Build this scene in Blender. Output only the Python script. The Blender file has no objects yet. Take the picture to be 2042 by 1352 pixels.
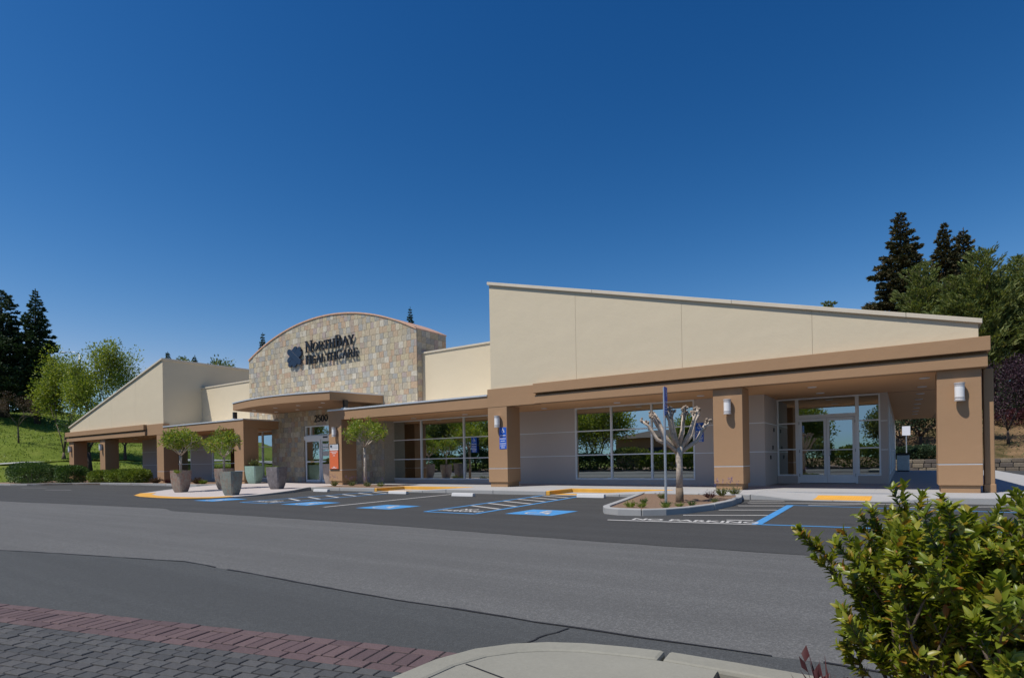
import bpy, math, random
import numpy as np
from mathutils import Vector, Matrix

R = math.radians
random.seed(7)
rng = np.random.default_rng(7)
scene = bpy.context.scene
COL = scene.collection

# ------------------------------------------------------------------ camera, sky, sun, exposure
YAW, ROLL, EYE = R(34.05), R(-1.0), 1.025
FPX, HORIZ = 1156.9, 919.15                       # focal length and eye level in pixels of a 2042 wide frame
cam_d = bpy.data.cameras.new('camera')
cam = bpy.data.objects.new('camera', cam_d)
COL.objects.link(cam)
cam_d.sensor_width = 36.0
cam_d.sensor_fit = 'HORIZONTAL'
cam_d.lens = 36.0 * FPX / 2042.0
cam_d.shift_y = (HORIZ - 676.0) / 2042.0
cam_d.clip_start = 0.05
cam_d.clip_end = 3000
cam.matrix_world = Matrix.Translation((0, 0, EYE)) @ Matrix.Rotation(YAW, 4, 'Z') @ Matrix.Rotation(R(90), 4, 'X') @ Matrix.Rotation(ROLL, 4, 'Z')
scene.camera = cam

SUN = Vector((-0.55, -1.0, 1.85)).normalized()    # towards the sun
world = bpy.data.worlds.new('World')
scene.world = world
world.use_nodes = True
wn = world.node_tree.nodes
wl = world.node_tree.links
bg = wn['Background']
sky = wn.new('ShaderNodeTexSky')
sky.sky_type = 'NISHITA'
sky.sun_disc = False
sky.sun_elevation = math.asin(SUN.z)
sky.sun_rotation = math.atan2(SUN.x, SUN.y)
sky.altitude = 0
sky.air_density = 1.0
sky.dust_density = 0.25
sky.ozone_density = 4.0
STR, EXPO = 0.085, 0.26
sep = wn.new('ShaderNodeSeparateColor')           # the deep polarised blue of the photograph: one power curve per channel
cmb = wn.new('ShaderNodeCombineColor')
hs = wn.new('ShaderNodeHueSaturation')
hs.inputs['Saturation'].default_value = 1.25
wl.new(sky.outputs[0], hs.inputs['Color'])
wl.new(hs.outputs[0], sep.inputs[0])
for ch, (gam, gain, top_) in enumerate(((1.86, 8.7, 0.27), (1.41, 2.12, 0.44), (1.25, 1.49, 0.64))):
    pw = wn.new('ShaderNodeMath')
    pw.operation = 'POWER'
    pw.inputs[1].default_value = gam
    ml = wn.new('ShaderNodeMath')
    ml.operation = 'MULTIPLY'
    ml.inputs[1].default_value = gain * STR ** gam / STR / 2 ** EXPO
    mn = wn.new('ShaderNodeMath')
    mn.operation = 'MINIMUM'
    mn.inputs[1].default_value = top_ / STR
    wl.new(sep.outputs[ch], pw.inputs[0])
    wl.new(pw.outputs[0], ml.inputs[0])
    wl.new(ml.outputs[0], mn.inputs[0])
    wl.new(mn.outputs[0], cmb.inputs[ch])
wl.new(cmb.outputs[0], bg.inputs['Color'])
bg.inputs['Strength'].default_value = STR
sun_d = bpy.data.lights.new('sun', 'SUN')
sun_d.energy = 3.8
sun_d.angle = R(0.55)
sun_d.color = (1.0, 0.945, 0.86)
sun = bpy.data.objects.new('sun', sun_d)
COL.objects.link(sun)
sun.rotation_euler = (-SUN).to_track_quat('-Z', 'Y').to_euler()
sun.location = (0, -30, 60)
vs = scene.view_settings
vs.view_transform = 'Standard'
vs.look = 'None'
vs.exposure = EXPO
vs.gamma = 1.0
scene.cycles.use_denoising = True
scene.cycles.max_bounces = 8
scene.cycles.transparent_max_bounces = 12


def spot(px, depth):
    """world x, y that stands at this bearing (pixel column) and depth"""
    r = (px - 1021) / FPX * depth
    return r * math.cos(YAW) - depth * math.sin(YAW), r * math.sin(YAW) + depth * math.cos(YAW)


def rise(px, py, depth):
    """world z seen at that pixel and depth"""
    return EYE - (py - (HORIZ + (px - 1021) * math.tan(ROLL))) / FPX * depth


# ------------------------------------------------------------------ materials
class NT:
    def __init__(s, name):
        s.m = bpy.data.materials.new(name)
        s.m.use_nodes = True
        s.t = s.m.node_tree
        s.n = s.t.nodes
        s.p = s.n['Principled BSDF']
        s.out = s.n['Material Output']
        s.tc = s.n.new('ShaderNodeTexCoord')

    def link(s, a, b):
        s.t.links.new(a, b)

    def noise(s, scale, detail=4, rough=0.6, coord='Object', stretch=None):
        n = s.n.new('ShaderNodeTexNoise')
        n.inputs['Scale'].default_value = scale
        n.inputs['Detail'].default_value = detail
        n.inputs['Roughness'].default_value = rough
        src = s.tc.outputs[coord]
        if stretch:
            mp = s.n.new('ShaderNodeMapping')
            mp.inputs['Scale'].default_value = stretch
            s.link(src, mp.inputs[0])
            src = mp.outputs[0]
        s.link(src, n.inputs['Vector'])
        return n.outputs['Fac']

    def geo_pos(s):
        return s.n.new('ShaderNodeNewGeometry').outputs['Position']

    def ramp(s, fac, stops):
        r = s.n.new('ShaderNodeValToRGB')
        e = r.color_ramp.elements
        while len(e) < len(stops):
            e.new(0.5)
        for i, (pos, c) in enumerate(stops):
            e[i].position = pos
            e[i].color = (*c, 1) if len(c) == 3 else c
        s.link(fac, r.inputs[0])
        return r.outputs[0]

    def mix(s, fac, a, b, mode='MIX'):
        m = s.n.new('ShaderNodeMix')
        m.data_type = 'RGBA'
        m.blend_type = mode
        for sock, v in ((m.inputs[0], fac), (m.inputs[6], a), (m.inputs[7], b)):
            if hasattr(v, 'is_linked') or hasattr(v, 'node'):
                s.link(v, sock)
            elif isinstance(v, (int, float)):
                sock.default_value = v
            else:
                sock.default_value = (*v, 1)
        return m.outputs[2]

    def bump(s, fac, strength, dist=0.01):
        b = s.n.new('ShaderNodeBump')
        b.inputs['Strength'].default_value = strength
        b.inputs['Distance'].default_value = dist
        s.link(fac, b.inputs['Height'])
        if s.p.inputs['Normal'].is_linked:
            s.link(s.p.inputs['Normal'].links[0].from_socket, b.inputs['Normal'])
        s.link(b.outputs[0], s.p.inputs['Normal'])

    def base(s, c):
        if hasattr(c, 'node'):
            s.link(c, s.p.inputs['Base Color'])
        else:
            s.p.inputs['Base Color'].default_value = (*c, 1)

    def rough(s, v):
        s.p.inputs['Roughness'].default_value = v


def sc(c, k):
    return tuple(min(1, x * k) for x in c)


def m_stucco(name, c, streak=0.06):
    t = NT(name)
    big = t.noise(0.35, 5, 0.6)
    col = t.ramp(big, [(0.25, sc(c, 1 - streak)), (0.75, sc(c, 1 + streak))])
    st = t.noise(1.0, 5, 0.6, stretch=(0.5, 0.5, 1.2))
    col = t.mix(0.35, col, t.ramp(st, [(0.3, sc(c, 0.93)), (0.7, sc(c, 1.04))]))
    t.base(col)
    t.rough(0.9)
    t.p.inputs['Specular IOR Level'].default_value = 0.2
    t.bump(t.noise(1.6, 3, 0.5), 0.5, 0.025)
    t.bump(t.noise(7, 4, 0.6), 0.25, 0.012)
    t.bump(t.noise(45, 4, 0.7), 0.35, 0.006)
    return t.m


def m_plain(name, c, rough=0.6, metal=0.0, var=0.08, nscale=6, bump=0.0, spec=0.4):
    t = NT(name)
    t.base(t.ramp(t.noise(nscale, 5, 0.65), [(0.3, sc(c, 1 - var)), (0.7, sc(c, 1 + var))]))
    t.rough(rough)
    t.p.inputs['Metallic'].default_value = metal
    t.p.inputs['Specular IOR Level'].default_value = spec
    if bump:
        t.bump(t.noise(nscale * 8, 4, 0.7), bump, 0.01)
    return t.m


def m_asphalt(name, c, speck, var, worn=0.0):
    t = NT(name)
    pos = t.geo_pos()
    def nz(scale, detail=4, st=(1, 1, 1)):
        n = t.n.new('ShaderNodeTexNoise')
        n.inputs['Scale'].default_value = scale
        n.inputs['Detail'].default_value = detail
        n.inputs['Roughness'].default_value = 0.65
        mp = t.n.new('ShaderNodeMapping')
        mp.inputs['Scale'].default_value = st
        t.link(pos, mp.inputs[0])
        t.link(mp.outputs[0], n.inputs['Vector'])
        return n.outputs['Fac']
    col = t.ramp(nz(0.45, 5, (0.35, 1, 1)), [(0.3, sc(c, 1 - var)), (0.72, sc(c, 1 + var))])
    col = t.mix(0.5, col, t.ramp(nz(2.2, 5, (0.2, 1.2, 1)), [(0.3, sc(c, 1 - var)), (0.7, sc(c, 1 + var * 1.2))]))
    v = t.n.new('ShaderNodeTexVoronoi')
    v.inputs['Scale'].default_value = 95
    t.link(pos, v.inputs['Vector'])
    grit = t.ramp(v.outputs['Color'], [(0.15, sc(c, 1 - speck)), (0.6, c), (0.97, sc(c, 1 + 2.2 * speck))])
    col = t.mix(0.55, col, grit)
    n2 = nz(160, 2)
    col = t.mix(t.ramp(n2, [(0.60, (0, 0, 0)), (0.72, (0.5, 0.5, 0.5))]), col, sc(c, 2.4))
    oil = t.ramp(nz(0.8, 3), [(0.63, (0, 0, 0)), (0.78, (0.32, 0.32, 0.32))])
    col = t.mix(oil, col, sc(c, 0.62))
    streak = t.ramp(nz(1.3, 6, (0.05, 1.5, 1)), [(0.42, (0.30, 0.30, 0.30)), (0.60, (0, 0, 0))])
    col = t.mix(streak, col, sc(c, 0.66))
    pale = t.ramp(nz(0.9, 6, (0.10, 1.1, 1)), [(0.55, (0, 0, 0)), (0.75, (0.30, 0.30, 0.30))])
    col = t.mix(pale, col, sc(c, 1.5))
    dv = t.n.new('ShaderNodeTexVoronoi')
    dv.inputs['Scale'].default_value = 0.55
    t.link(pos, dv.inputs['Vector'])
    drip = t.ramp(dv.outputs['Distance'], [(0.03, (0.55, 0.55, 0.55)), (0.11, (0, 0, 0))])
    col = t.mix(drip, col, sc(c, 0.5))
    t.base(col)
    t.rough(0.88)
    t.p.inputs['Specular IOR Level'].default_value = 0.25
    t.bump(n2, 0.55, 0.006)
    t.bump(v.outputs['Distance'], 0.4, 0.006)
    return t.m


def m_concrete(name, c, var=0.1):
    t = NT(name)
    col = t.ramp(t.noise(1.4, 6, 0.7), [(0.3, sc(c, 1 - var)), (0.7, sc(c, 1 + var))])
    col = t.mix(0.4, col, t.ramp(t.noise(38, 3, 0.7), [(0.3, sc(c, 0.86)), (0.7, sc(c, 1.1))]))
    st = t.ramp(t.noise(3.1, 5, 0.7), [(0.6, (0, 0, 0)), (0.8, (0.35, 0.35, 0.35))])
    col = t.mix(st, col, sc(c, 0.72))
    t.base(col)
    t.rough(0.85)
    t.p.inputs['Specular IOR Level'].default_value = 0.25
    t.bump(t.noise(70, 4, 0.7), 0.3, 0.005)
    return t.m


def m_paint(name, c, under, wear=0.5):
    t = NT(name)
    w = t.ramp(t.noise(9, 6, 0.75), [(wear, (0, 0, 0)), (wear + 0.2, (0.75, 0.75, 0.75))])
    col = t.ramp(t.noise(2.5, 4, 0.6), [(0.3, sc(c, 0.86)), (0.7, sc(c, 1.06))])
    t.base(t.mix(w, col, under))
    t.rough(0.7)
    t.bump(t.noise(150, 3, 0.6), 0.4, 0.004)
    return t.m


def m_random(name, stops, rnd='object', grain=0.12, rough=0.75, bump=0.3, nscale=14):
    """colour picked per piece (object or mesh island) along a ramp, with grain"""
    t = NT(name)
    if rnd == 'object':
        f = t.n.new('ShaderNodeObjectInfo').outputs['Random']
    else:
        f = t.n.new('ShaderNodeNewGeometry').outputs['Random Per Island']
    r = t.n.new('ShaderNodeValToRGB')
    r.color_ramp.interpolation = 'CONSTANT'
    e = r.color_ramp.elements
    while len(e) < len(stops):
        e.new(0.5)
    for i, c in enumerate(stops):
        e[i].position = i / len(stops)
        e[i].color = (*c, 1)
    t.link(f, r.inputs[0])
    n = t.noise(nscale, 5, 0.7)
    dark = t.mix(1.0, r.outputs[0], (1 - grain * 1.6,) * 3, 'MULTIPLY')
    light = t.mix(1.0, r.outputs[0], (1 + grain,) * 3, 'MULTIPLY')
    t.base(t.mix(t.ramp(n, [(0.3, (0, 0, 0)), (0.7, (1, 1, 1))]), dark, light))
    t.rough(rough)
    t.p.inputs['Specular IOR Level'].default_value = 0.3
    t.bump(t.noise(nscale * 2.5, 5, 0.7), bump, 0.012)
    return t.m


def m_leaf(name, stops, trans=0.35, rough=0.55, rnd='island', spec=0.35):
    t = NT(name)
    if rnd == 'object':
        f = t.n.new('ShaderNodeObjectInfo').outputs['Random']
    else:
        f = t.n.new('ShaderNodeNewGeometry').outputs['Random Per Island']
    col = t.ramp(f, stops)
    t.base(col)
    t.rough(rough)
    t.p.inputs['Specular IOR Level'].default_value = spec
    tr = t.n.new('ShaderNodeBsdfTranslucent')
    t.link(t.mix(1.0, col, (1.3, 1.25, 0.6), 'MULTIPLY'), tr.inputs['Color'])
    mx = t.n.new('ShaderNodeMixShader')
    mx.inputs[0].default_value = trans
    t.link(t.p.outputs[0], mx.inputs[1])
    t.link(tr.outputs[0], mx.inputs[2])
    t.link(mx.outputs[0], t.out.inputs['Surface'])
    return t.m


def m_glass(name, tint, refl):
    t = NT(name)
    gl = t.n.new('ShaderNodeBsdfGlossy')
    gl.inputs['Roughness'].default_value = 0.004
    gl.inputs['Color'].default_value = (0.86, 0.93, 0.92, 1)
    trp = t.n.new('ShaderNodeBsdfTransparent')
    trp.inputs['Color'].default_value = (*tint, 1)
    fr = t.n.new('ShaderNodeFresnel')
    fr.inputs['IOR'].default_value = 1.5
    ad = t.n.new('ShaderNodeMath')
    ad.operation = 'ADD'
    ad.use_clamp = True
    ad.inputs[1].default_value = refl
    t.link(fr.outputs[0], ad.inputs[0])
    mx = t.n.new('ShaderNodeMixShader')
    t.link(ad.outputs[0], mx.inputs[0])
    t.link(trp.outputs[0], mx.inputs[1])
    t.link(gl.outputs[0], mx.inputs[2])
    b = t.n.new('ShaderNodeBump')
    b.inputs['Strength'].default_value = 0.03
    b.inputs['Distance'].default_value = 0.02
    t.link(t.noise(0.9, 2, 0.5), b.inputs['Height'])
    t.link(b.outputs[0], gl.inputs['Normal'])
    t.link(mx.outputs[0], t.out.inputs['Surface'])
    return t.m


M = {}
M['beige'] = m_stucco('beige_stucco', (0.60, 0.515, 0.372), 0.03)
M['brown'] = m_stucco('brown_stucco', (0.350, 0.217, 0.123), 0.04)
M['grey'] = m_stucco('grey_stucco', (0.50, 0.445, 0.41), 0.03)
M['soffit'] = m_stucco('bounce_lightened_soffit', (0.64, 0.365, 0.185), 0.03)  # trim brown made lighter and warmer: bounce light put into the colour
M['white_roof'] = m_plain('white_roof_membrane', (0.78, 0.76, 0.72), 0.8, 0, 0.06, 1.5)
M['coping'] = m_plain('cream_coping', (0.58, 0.51, 0.40), 0.55, 0.0, 0.05, 2)
M['cap'] = m_plain('grey_metal_cap', (0.62, 0.63, 0.65), 0.38, 0.35, 0.05, 3)
M['alu'] = m_plain('aluminium_frame', (0.74, 0.76, 0.78), 0.45, 0.1, 0.03, 4)
M['copper'] = m_plain('copper_roof', (0.66, 0.40, 0.26), 0.5, 0.25, 0.15, 5)
M['dark'] = m_plain('dark_metal', (0.025, 0.022, 0.02), 0.5, 0.3)
M['navy'] = m_plain('navy_sign_face', (0.013, 0.028, 0.058), 0.45, 0.0, 0.05)
M['black'] = m_plain('black_letter', (0.012, 0.014, 0.018), 0.45, 0.0, 0.05)
M['glass'] = m_glass('reflective_glass', (0.30, 0.34, 0.32), 0.58)
M['doorglass'] = m_glass('door_glass', (0.42, 0.55, 0.55), 0.40)
M['mortar'] = m_plain('mortar', (0.40, 0.36, 0.30), 0.9, 0, 0.15, 20, 0.3)
M['roofing'] = m_plain('roof_membrane', (0.42, 0.40, 0.37), 0.9, 0, 0.1, 2)
M['inside'] = m_plain('interior_wall', (0.32, 0.29, 0.25), 0.8, 0, 0.1, 1)
M['insidefloor'] = m_plain('interior_floor', (0.16, 0.14, 0.12), 0.5, 0, 0.15, 2)
M['lampwhite'] = m_plain('frosted_lamp_cover', (0.74, 0.73, 0.72), 0.35, 0, 0.02)
M['lampring'] = m_plain('sconce_ring', (0.55, 0.50, 0.47), 0.4, 0.3)
M['asphalt_seal'] = m_asphalt('sealed_asphalt', (0.0575, 0.0585, 0.0585), 0.34, 0.14)
M['asphalt_old'] = m_asphalt('old_asphalt', (0.119, 0.120, 0.118), 0.42, 0.12)
M['asphalt_new'] = m_asphalt('patched_asphalt', (0.069, 0.073, 0.074), 0.32, 0.14)
M['crack'] = m_plain('crack_filler', (0.018, 0.018, 0.02), 0.7, 0, 0.2, 20)
M['concrete'] = m_concrete('sidewalk_concrete', (0.365, 0.365, 0.365))
M['kerb'] = m_concrete('kerb_concrete', (0.33, 0.33, 0.325), 0.12)
M['plaza'] = m_concrete('plaza_concrete', (0.46, 0.415, 0.395), 0.07)
M['foreconcrete'] = m_concrete('weathered_concrete', (0.252, 0.245, 0.205), 0.14)
M['stop'] = m_concrete('wheel_stop_concrete', (0.56, 0.56, 0.56), 0.12)
M['soil'] = m_plain('bark_mulch', (0.20, 0.13, 0.085), 0.95, 0, 0.35, 18, 0.8)
M['sand'] = m_plain('joint_sand', (0.030, 0.028, 0.027), 0.95, 0, 0.3, 30)
M['yellow'] = m_paint('yellow_kerb_paint', (0.66, 0.34, 0.045), (0.30, 0.25, 0.18), 0.66)
M['pad'] = m_paint('yellow_tactile', (0.70, 0.36, 0.05), (0.4, 0.25, 0.08), 0.75)
M['blue'] = m_paint('blue_road_paint', (0.055, 0.265, 0.57), (0.06, 0.10, 0.15), 0.57)
M['white'] = m_paint('white_road_paint', (0.54, 0.53, 0.51), (0.10, 0.10, 0.10), 0.54)
M['signblue'] = m_plain('blue_sign_sheet', (0.018, 0.10, 0.48), 0.4, 0, 0.04)
M['signwhite'] = m_plain('white_sign_print', (0.75, 0.76, 0.78), 0.45, 0, 0.03)
M['orange'] = m_plain('orange_sign_panel', (0.60, 0.13, 0.045), 0.45, 0, 0.04)
M['galv'] = m_plain('galvanised_steel', (0.42, 0.45, 0.48), 0.42, 0.6, 0.12, 8)
STONES = [(0.42, 0.355, 0.255), (0.46, 0.40, 0.29), (0.385, 0.335, 0.25), (0.44, 0.365, 0.265), (0.345, 0.315, 0.255), (0.50, 0.44, 0.335),
          (0.43, 0.335, 0.235), (0.40, 0.355, 0.28), (0.37, 0.30, 0.245), (0.45, 0.385, 0.26), (0.315, 0.305, 0.275), (0.42, 0.37, 0.265),
          (0.47, 0.40, 0.29), (0.37, 0.33, 0.265), (0.44, 0.325, 0.225), (0.51, 0.47, 0.39), (0.38, 0.315, 0.285), (0.46, 0.415, 0.33), (0.33, 0.325, 0.305), (0.42, 0.305, 0.215), (0.37, 0.355, 0.32)]
M['tile'] = m_random('slate_tile', [sc((r_ * 1.01, g_, b_ * 0.97), 1.02) for r_, g_, b_ in STONES], 'object', 0.17, 0.8, 0.5, 9)
M['tiles'] = m_random('slate_tile_field', [sc((r_ * 1.01, g_, b_ * 0.97), 1.02) for r_, g_, b_ in STONES], 'island', 0.17, 0.8, 0.5, 9)
REDS = [(0.108, 0.074, 0.076), (0.120, 0.083, 0.084), (0.098, 0.068, 0.071), (0.114, 0.078, 0.081), (0.128, 0.088, 0.089)]
GREYS = [(0.070, 0.072, 0.075), (0.082, 0.084, 0.086), (0.062, 0.064, 0.067), (0.076, 0.076, 0.078), (0.088, 0.088, 0.089)]
M['fieldstone'] = m_random('field_stone', [(0.15, 0.12, 0.09), (0.19, 0.155, 0.115), (0.12, 0.10, 0.085), (0.22, 0.18, 0.13)], 'object', 0.25)
M['redbrick'] = m_random('red_paver', REDS, 'object', 0.12, 0.85, 0.4, 40)
M['greybrick'] = m_random('grey_paver', GREYS, 'object', 0.12, 0.85, 0.4, 40)
M['redbricks'] = m_random('red_paver_field', REDS, 'island', 0.12, 0.85, 0.4, 40)
M['greybricks'] = m_random('grey_paver_field', GREYS, 'island', 0.12, 0.85, 0.4, 40)
M['bark'] = m_plain('grey_brown_bark', (0.13, 0.095, 0.07), 0.9, 0, 0.35, 14, 0.7)
M['barkdark'] = m_plain('dark_bark', (0.055, 0.04, 0.032), 0.9, 0, 0.35, 10, 0.7)
M['barkpale'] = m_plain('pale_smooth_bark', (0.47, 0.395, 0.32), 0.85, 0, 0.38, 14, 0.9)
M['barkknob'] = m_plain('knobbly_bark', (0.31, 0.245, 0.185), 0.9, 0, 0.35, 16, 0.7)
M['barkpole'] = m_plain('weathered_trunk_wrap', (0.19, 0.14, 0.095), 0.9, 0, 0.3, 12, 0.6)
M['leaf_redwood'] = m_leaf('redwood_foliage', [(0.0, (0.015, 0.035, 0.015)), (0.6, (0.033, 0.062, 0.027)), (1.0, (0.062, 0.094, 0.037))], 0.15, 0.7)
M['leaf_redwood_b'] = m_leaf('bronzed_redwood_foliage', [(0.0, (0.024, 0.030, 0.014)), (0.5, (0.049, 0.057, 0.024)), (1.0, (0.115, 0.081, 0.035))], 0.15, 0.7)
M['leaf_pine'] = m_leaf('mid_green_foliage', [(0.0, (0.070, 0.105, 0.030)), (0.6, (0.150, 0.190, 0.055)), (1.0, (0.25, 0.265, 0.090))], 0.3, 0.65)
M['leaf_spring'] = m_leaf('spring_green_foliage', [(0.0, (0.12, 0.17, 0.020)), (0.6, (0.215, 0.275, 0.040)), (1.0, (0.33, 0.36, 0.070))], 0.4)
M['leaf_purple'] = m_leaf('purple_foliage', [(0.0, (0.017, 0.007, 0.014)), (0.7, (0.038, 0.016, 0.026)), (1.0, (0.072, 0.029, 0.041))], 0.2)
M['leaf_hedge'] = m_leaf('hedge_foliage', [(0.0, (0.027, 0.063, 0.015)), (0.6, (0.060, 0.123, 0.027)), (1.0, (0.120, 0.195, 0.045))], 0.2)
M['leaf_lime'] = m_leaf('lime_shrub_foliage', [(0.0, (0.081, 0.128, 0.016)), (0.6, (0.155, 0.216, 0.030)), (1.0, (0.243, 0.290, 0.054))], 0.25)
M['leaf_crape'] = m_leaf('crape_myrtle_foliage', [(0.0, (0.12, 0.19, 0.025)), (0.6, (0.21, 0.29, 0.045)), (0.9, (0.30, 0.34, 0.06)), (1.0, (0.34, 0.20, 0.06))], 0.42)
BUSH = [(0.0, (0.11, 0.165, 0.016)), (0.45, (0.19, 0.235, 0.022)), (0.86, (0.30, 0.31, 0.038)), (0.95, (0.33, 0.24, 0.038)), (1.0, (0.36, 0.14, 0.035))]
M['leaf_bush'] = m_leaf('photinia_leaf', BUSH, 0.42, 0.38, 'object', 0.5)
M['leaf_bushes'] = m_leaf('photinia_foliage', BUSH, 0.42, 0.38, 'island', 0.5)
M['leaf_dry'] = m_leaf('bronze_twigs', [(0.0, (0.060, 0.035, 0.022)), (1.0, (0.12, 0.075, 0.045))], 0.2)
M['leaf_silver'] = m_leaf('silvery_grass_foliage', [(0.0, (0.085, 0.11, 0.035)), (1.0, (0.20, 0.22, 0.09))], 0.3)
M['leaf_maroon'] = m_leaf('maroon_foliage', [(0.0, (0.035, 0.010, 0.012)), (1.0, (0.10, 0.025, 0.028))], 0.2)
M['flower'] = m_leaf('lilac_flower', [(0.0, (0.14, 0.09, 0.24)), (1.0, (0.25, 0.17, 0.38))], 0.3)
M['grass'] = m_leaf('hill_grass_blades', [(0.0, (0.091, 0.143, 0.018)), (0.7, (0.156, 0.215, 0.029)), (1.0, (0.247, 0.260, 0.065))], 0.3)


def m_pot(name, cols):
    t = NT(name)
    n1 = t.noise(5, 6, 0.75)
    n2 = t.noise(11, 6, 0.8, stretch=(1, 1, 0.5))
    col = t.ramp(n1, [(0.35, cols[0]), (0.5, cols[1]), (0.68, cols[2])])
    t.base(t.mix(t.ramp(n2, [(0.5, (0, 0, 0)), (0.66, (0.85, 0.85, 0.85))]), col, cols[3]))
    t.rough(0.6)
    t.bump(t.noise(22, 5, 0.7), 0.5, 0.01)
    return t.m


M['pot_rust'] = m_pot('rust_glazed_clay', [(0.203, 0.121, 0.101), (0.270, 0.230, 0.189), (0.297, 0.297, 0.257), (0.338, 0.176, 0.121)])
M['pot_verdi'] = m_pot('verdigris_clay', [(0.149, 0.162, 0.149), (0.230, 0.270, 0.243), (0.189, 0.176, 0.162), (0.270, 0.176, 0.135)])
M['pot_green'] = m_pot('sea_green_glaze', [(0.230, 0.338, 0.270), (0.297, 0.446, 0.365), (0.243, 0.378, 0.324), (0.378, 0.459, 0.392)])
M['pot_grey'] = m_pot('charcoal_glaze', [(0.128, 0.115, 0.115), (0.189, 0.169, 0.169), (0.270, 0.257, 0.257), (0.101, 0.095, 0.101)])
M['pot_tan'] = m_pot('tan_glaze', [(0.338, 0.270, 0.230), (0.405, 0.351, 0.311), (0.324, 0.257, 0.230), (0.243, 0.189, 0.162)])


def m_terrain():
    t = NT('hillside_cover')
    pos = t.geo_pos()
    sx = t.n.new('ShaderNodeSeparateXYZ')
    t.link(pos, sx.inputs[0])
    f = t.n.new('ShaderNodeMapRange')
    f.inputs['From Min'].default_value = -48
    f.inputs['From Max'].default_value = -30
    t.link(sx.outputs['X'], f.inputs['Value'])
    def nz(scale, d=5):
        n = t.n.new('ShaderNodeTexNoise')
        n.inputs['Scale'].default_value = scale
        n.inputs['Detail'].default_value = d
        n.inputs['Roughness'].default_value = 0.7
        t.link(pos, n.inputs['Vector'])
        return n.outputs['Fac']
    green = t.ramp(nz(0.22), [(0.3, (0.085, 0.125, 0.018)), (0.5, (0.145, 0.195, 0.028)), (0.66, (0.21, 0.24, 0.05)), (0.78, (0.27, 0.24, 0.09))])
    green = t.mix(0.4, green, t.ramp(nz(1.6), [(0.3, (0.045, 0.08, 0.01)), (0.7, (0.15, 0.19, 0.03))]))
    dry = t.ramp(nz(0.3), [(0.35, (0.07, 0.06, 0.025)), (0.5, (0.20, 0.13, 0.07)), (0.7, (0.30, 0.20, 0.11))])
    t.base(t.mix(f.outputs[0], green, dry))
    t.rough(0.95)
    t.p.inputs['Specular IOR Level'].default_value = 0.1
    t.bump(nz(2.2), 0.8, 0.25)
    return t.m


M['terrain'] = m_terrain()

# ------------------------------------------------------------------ object helpers
ABS = {}


def _link(name, mesh, mat, parent, at):
    o = bpy.data.objects.new(name, mesh)
    COL.objects.link(o)
    at = Vector(at)
    if mat is not None and not mesh.materials:
        mesh.materials.append(M[mat] if isinstance(mat, str) else mat)
    if parent is not None:
        o.parent = parent
        o.location = at - ABS[parent.name]
    else:
        o.location = at
    ABS[o.name] = at
    return o


def tag(o, label=None, cat=None, group=None, kind=None):
    if label:
        o['label'] = label
    if cat:
        o['category'] = cat
    if group:
        o['group'] = group
    if kind:
        o['kind'] = kind
    return o


def empty(name, at=(0, 0, 0), label=None, cat=None, group=None):
    o = bpy.data.objects.new(name, None)
    COL.objects.link(o)
    o.empty_display_size = 0.2
    o.location = at
    ABS[o.name] = Vector(at)
    return tag(o, label, cat, group)


def copy_tree(o, parent=None):
    c = o.copy()
    COL.objects.link(c)
    if parent is not None:
        c.parent = parent
    for ch in list(o.children):
        copy_tree(ch, c)
    return c


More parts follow.
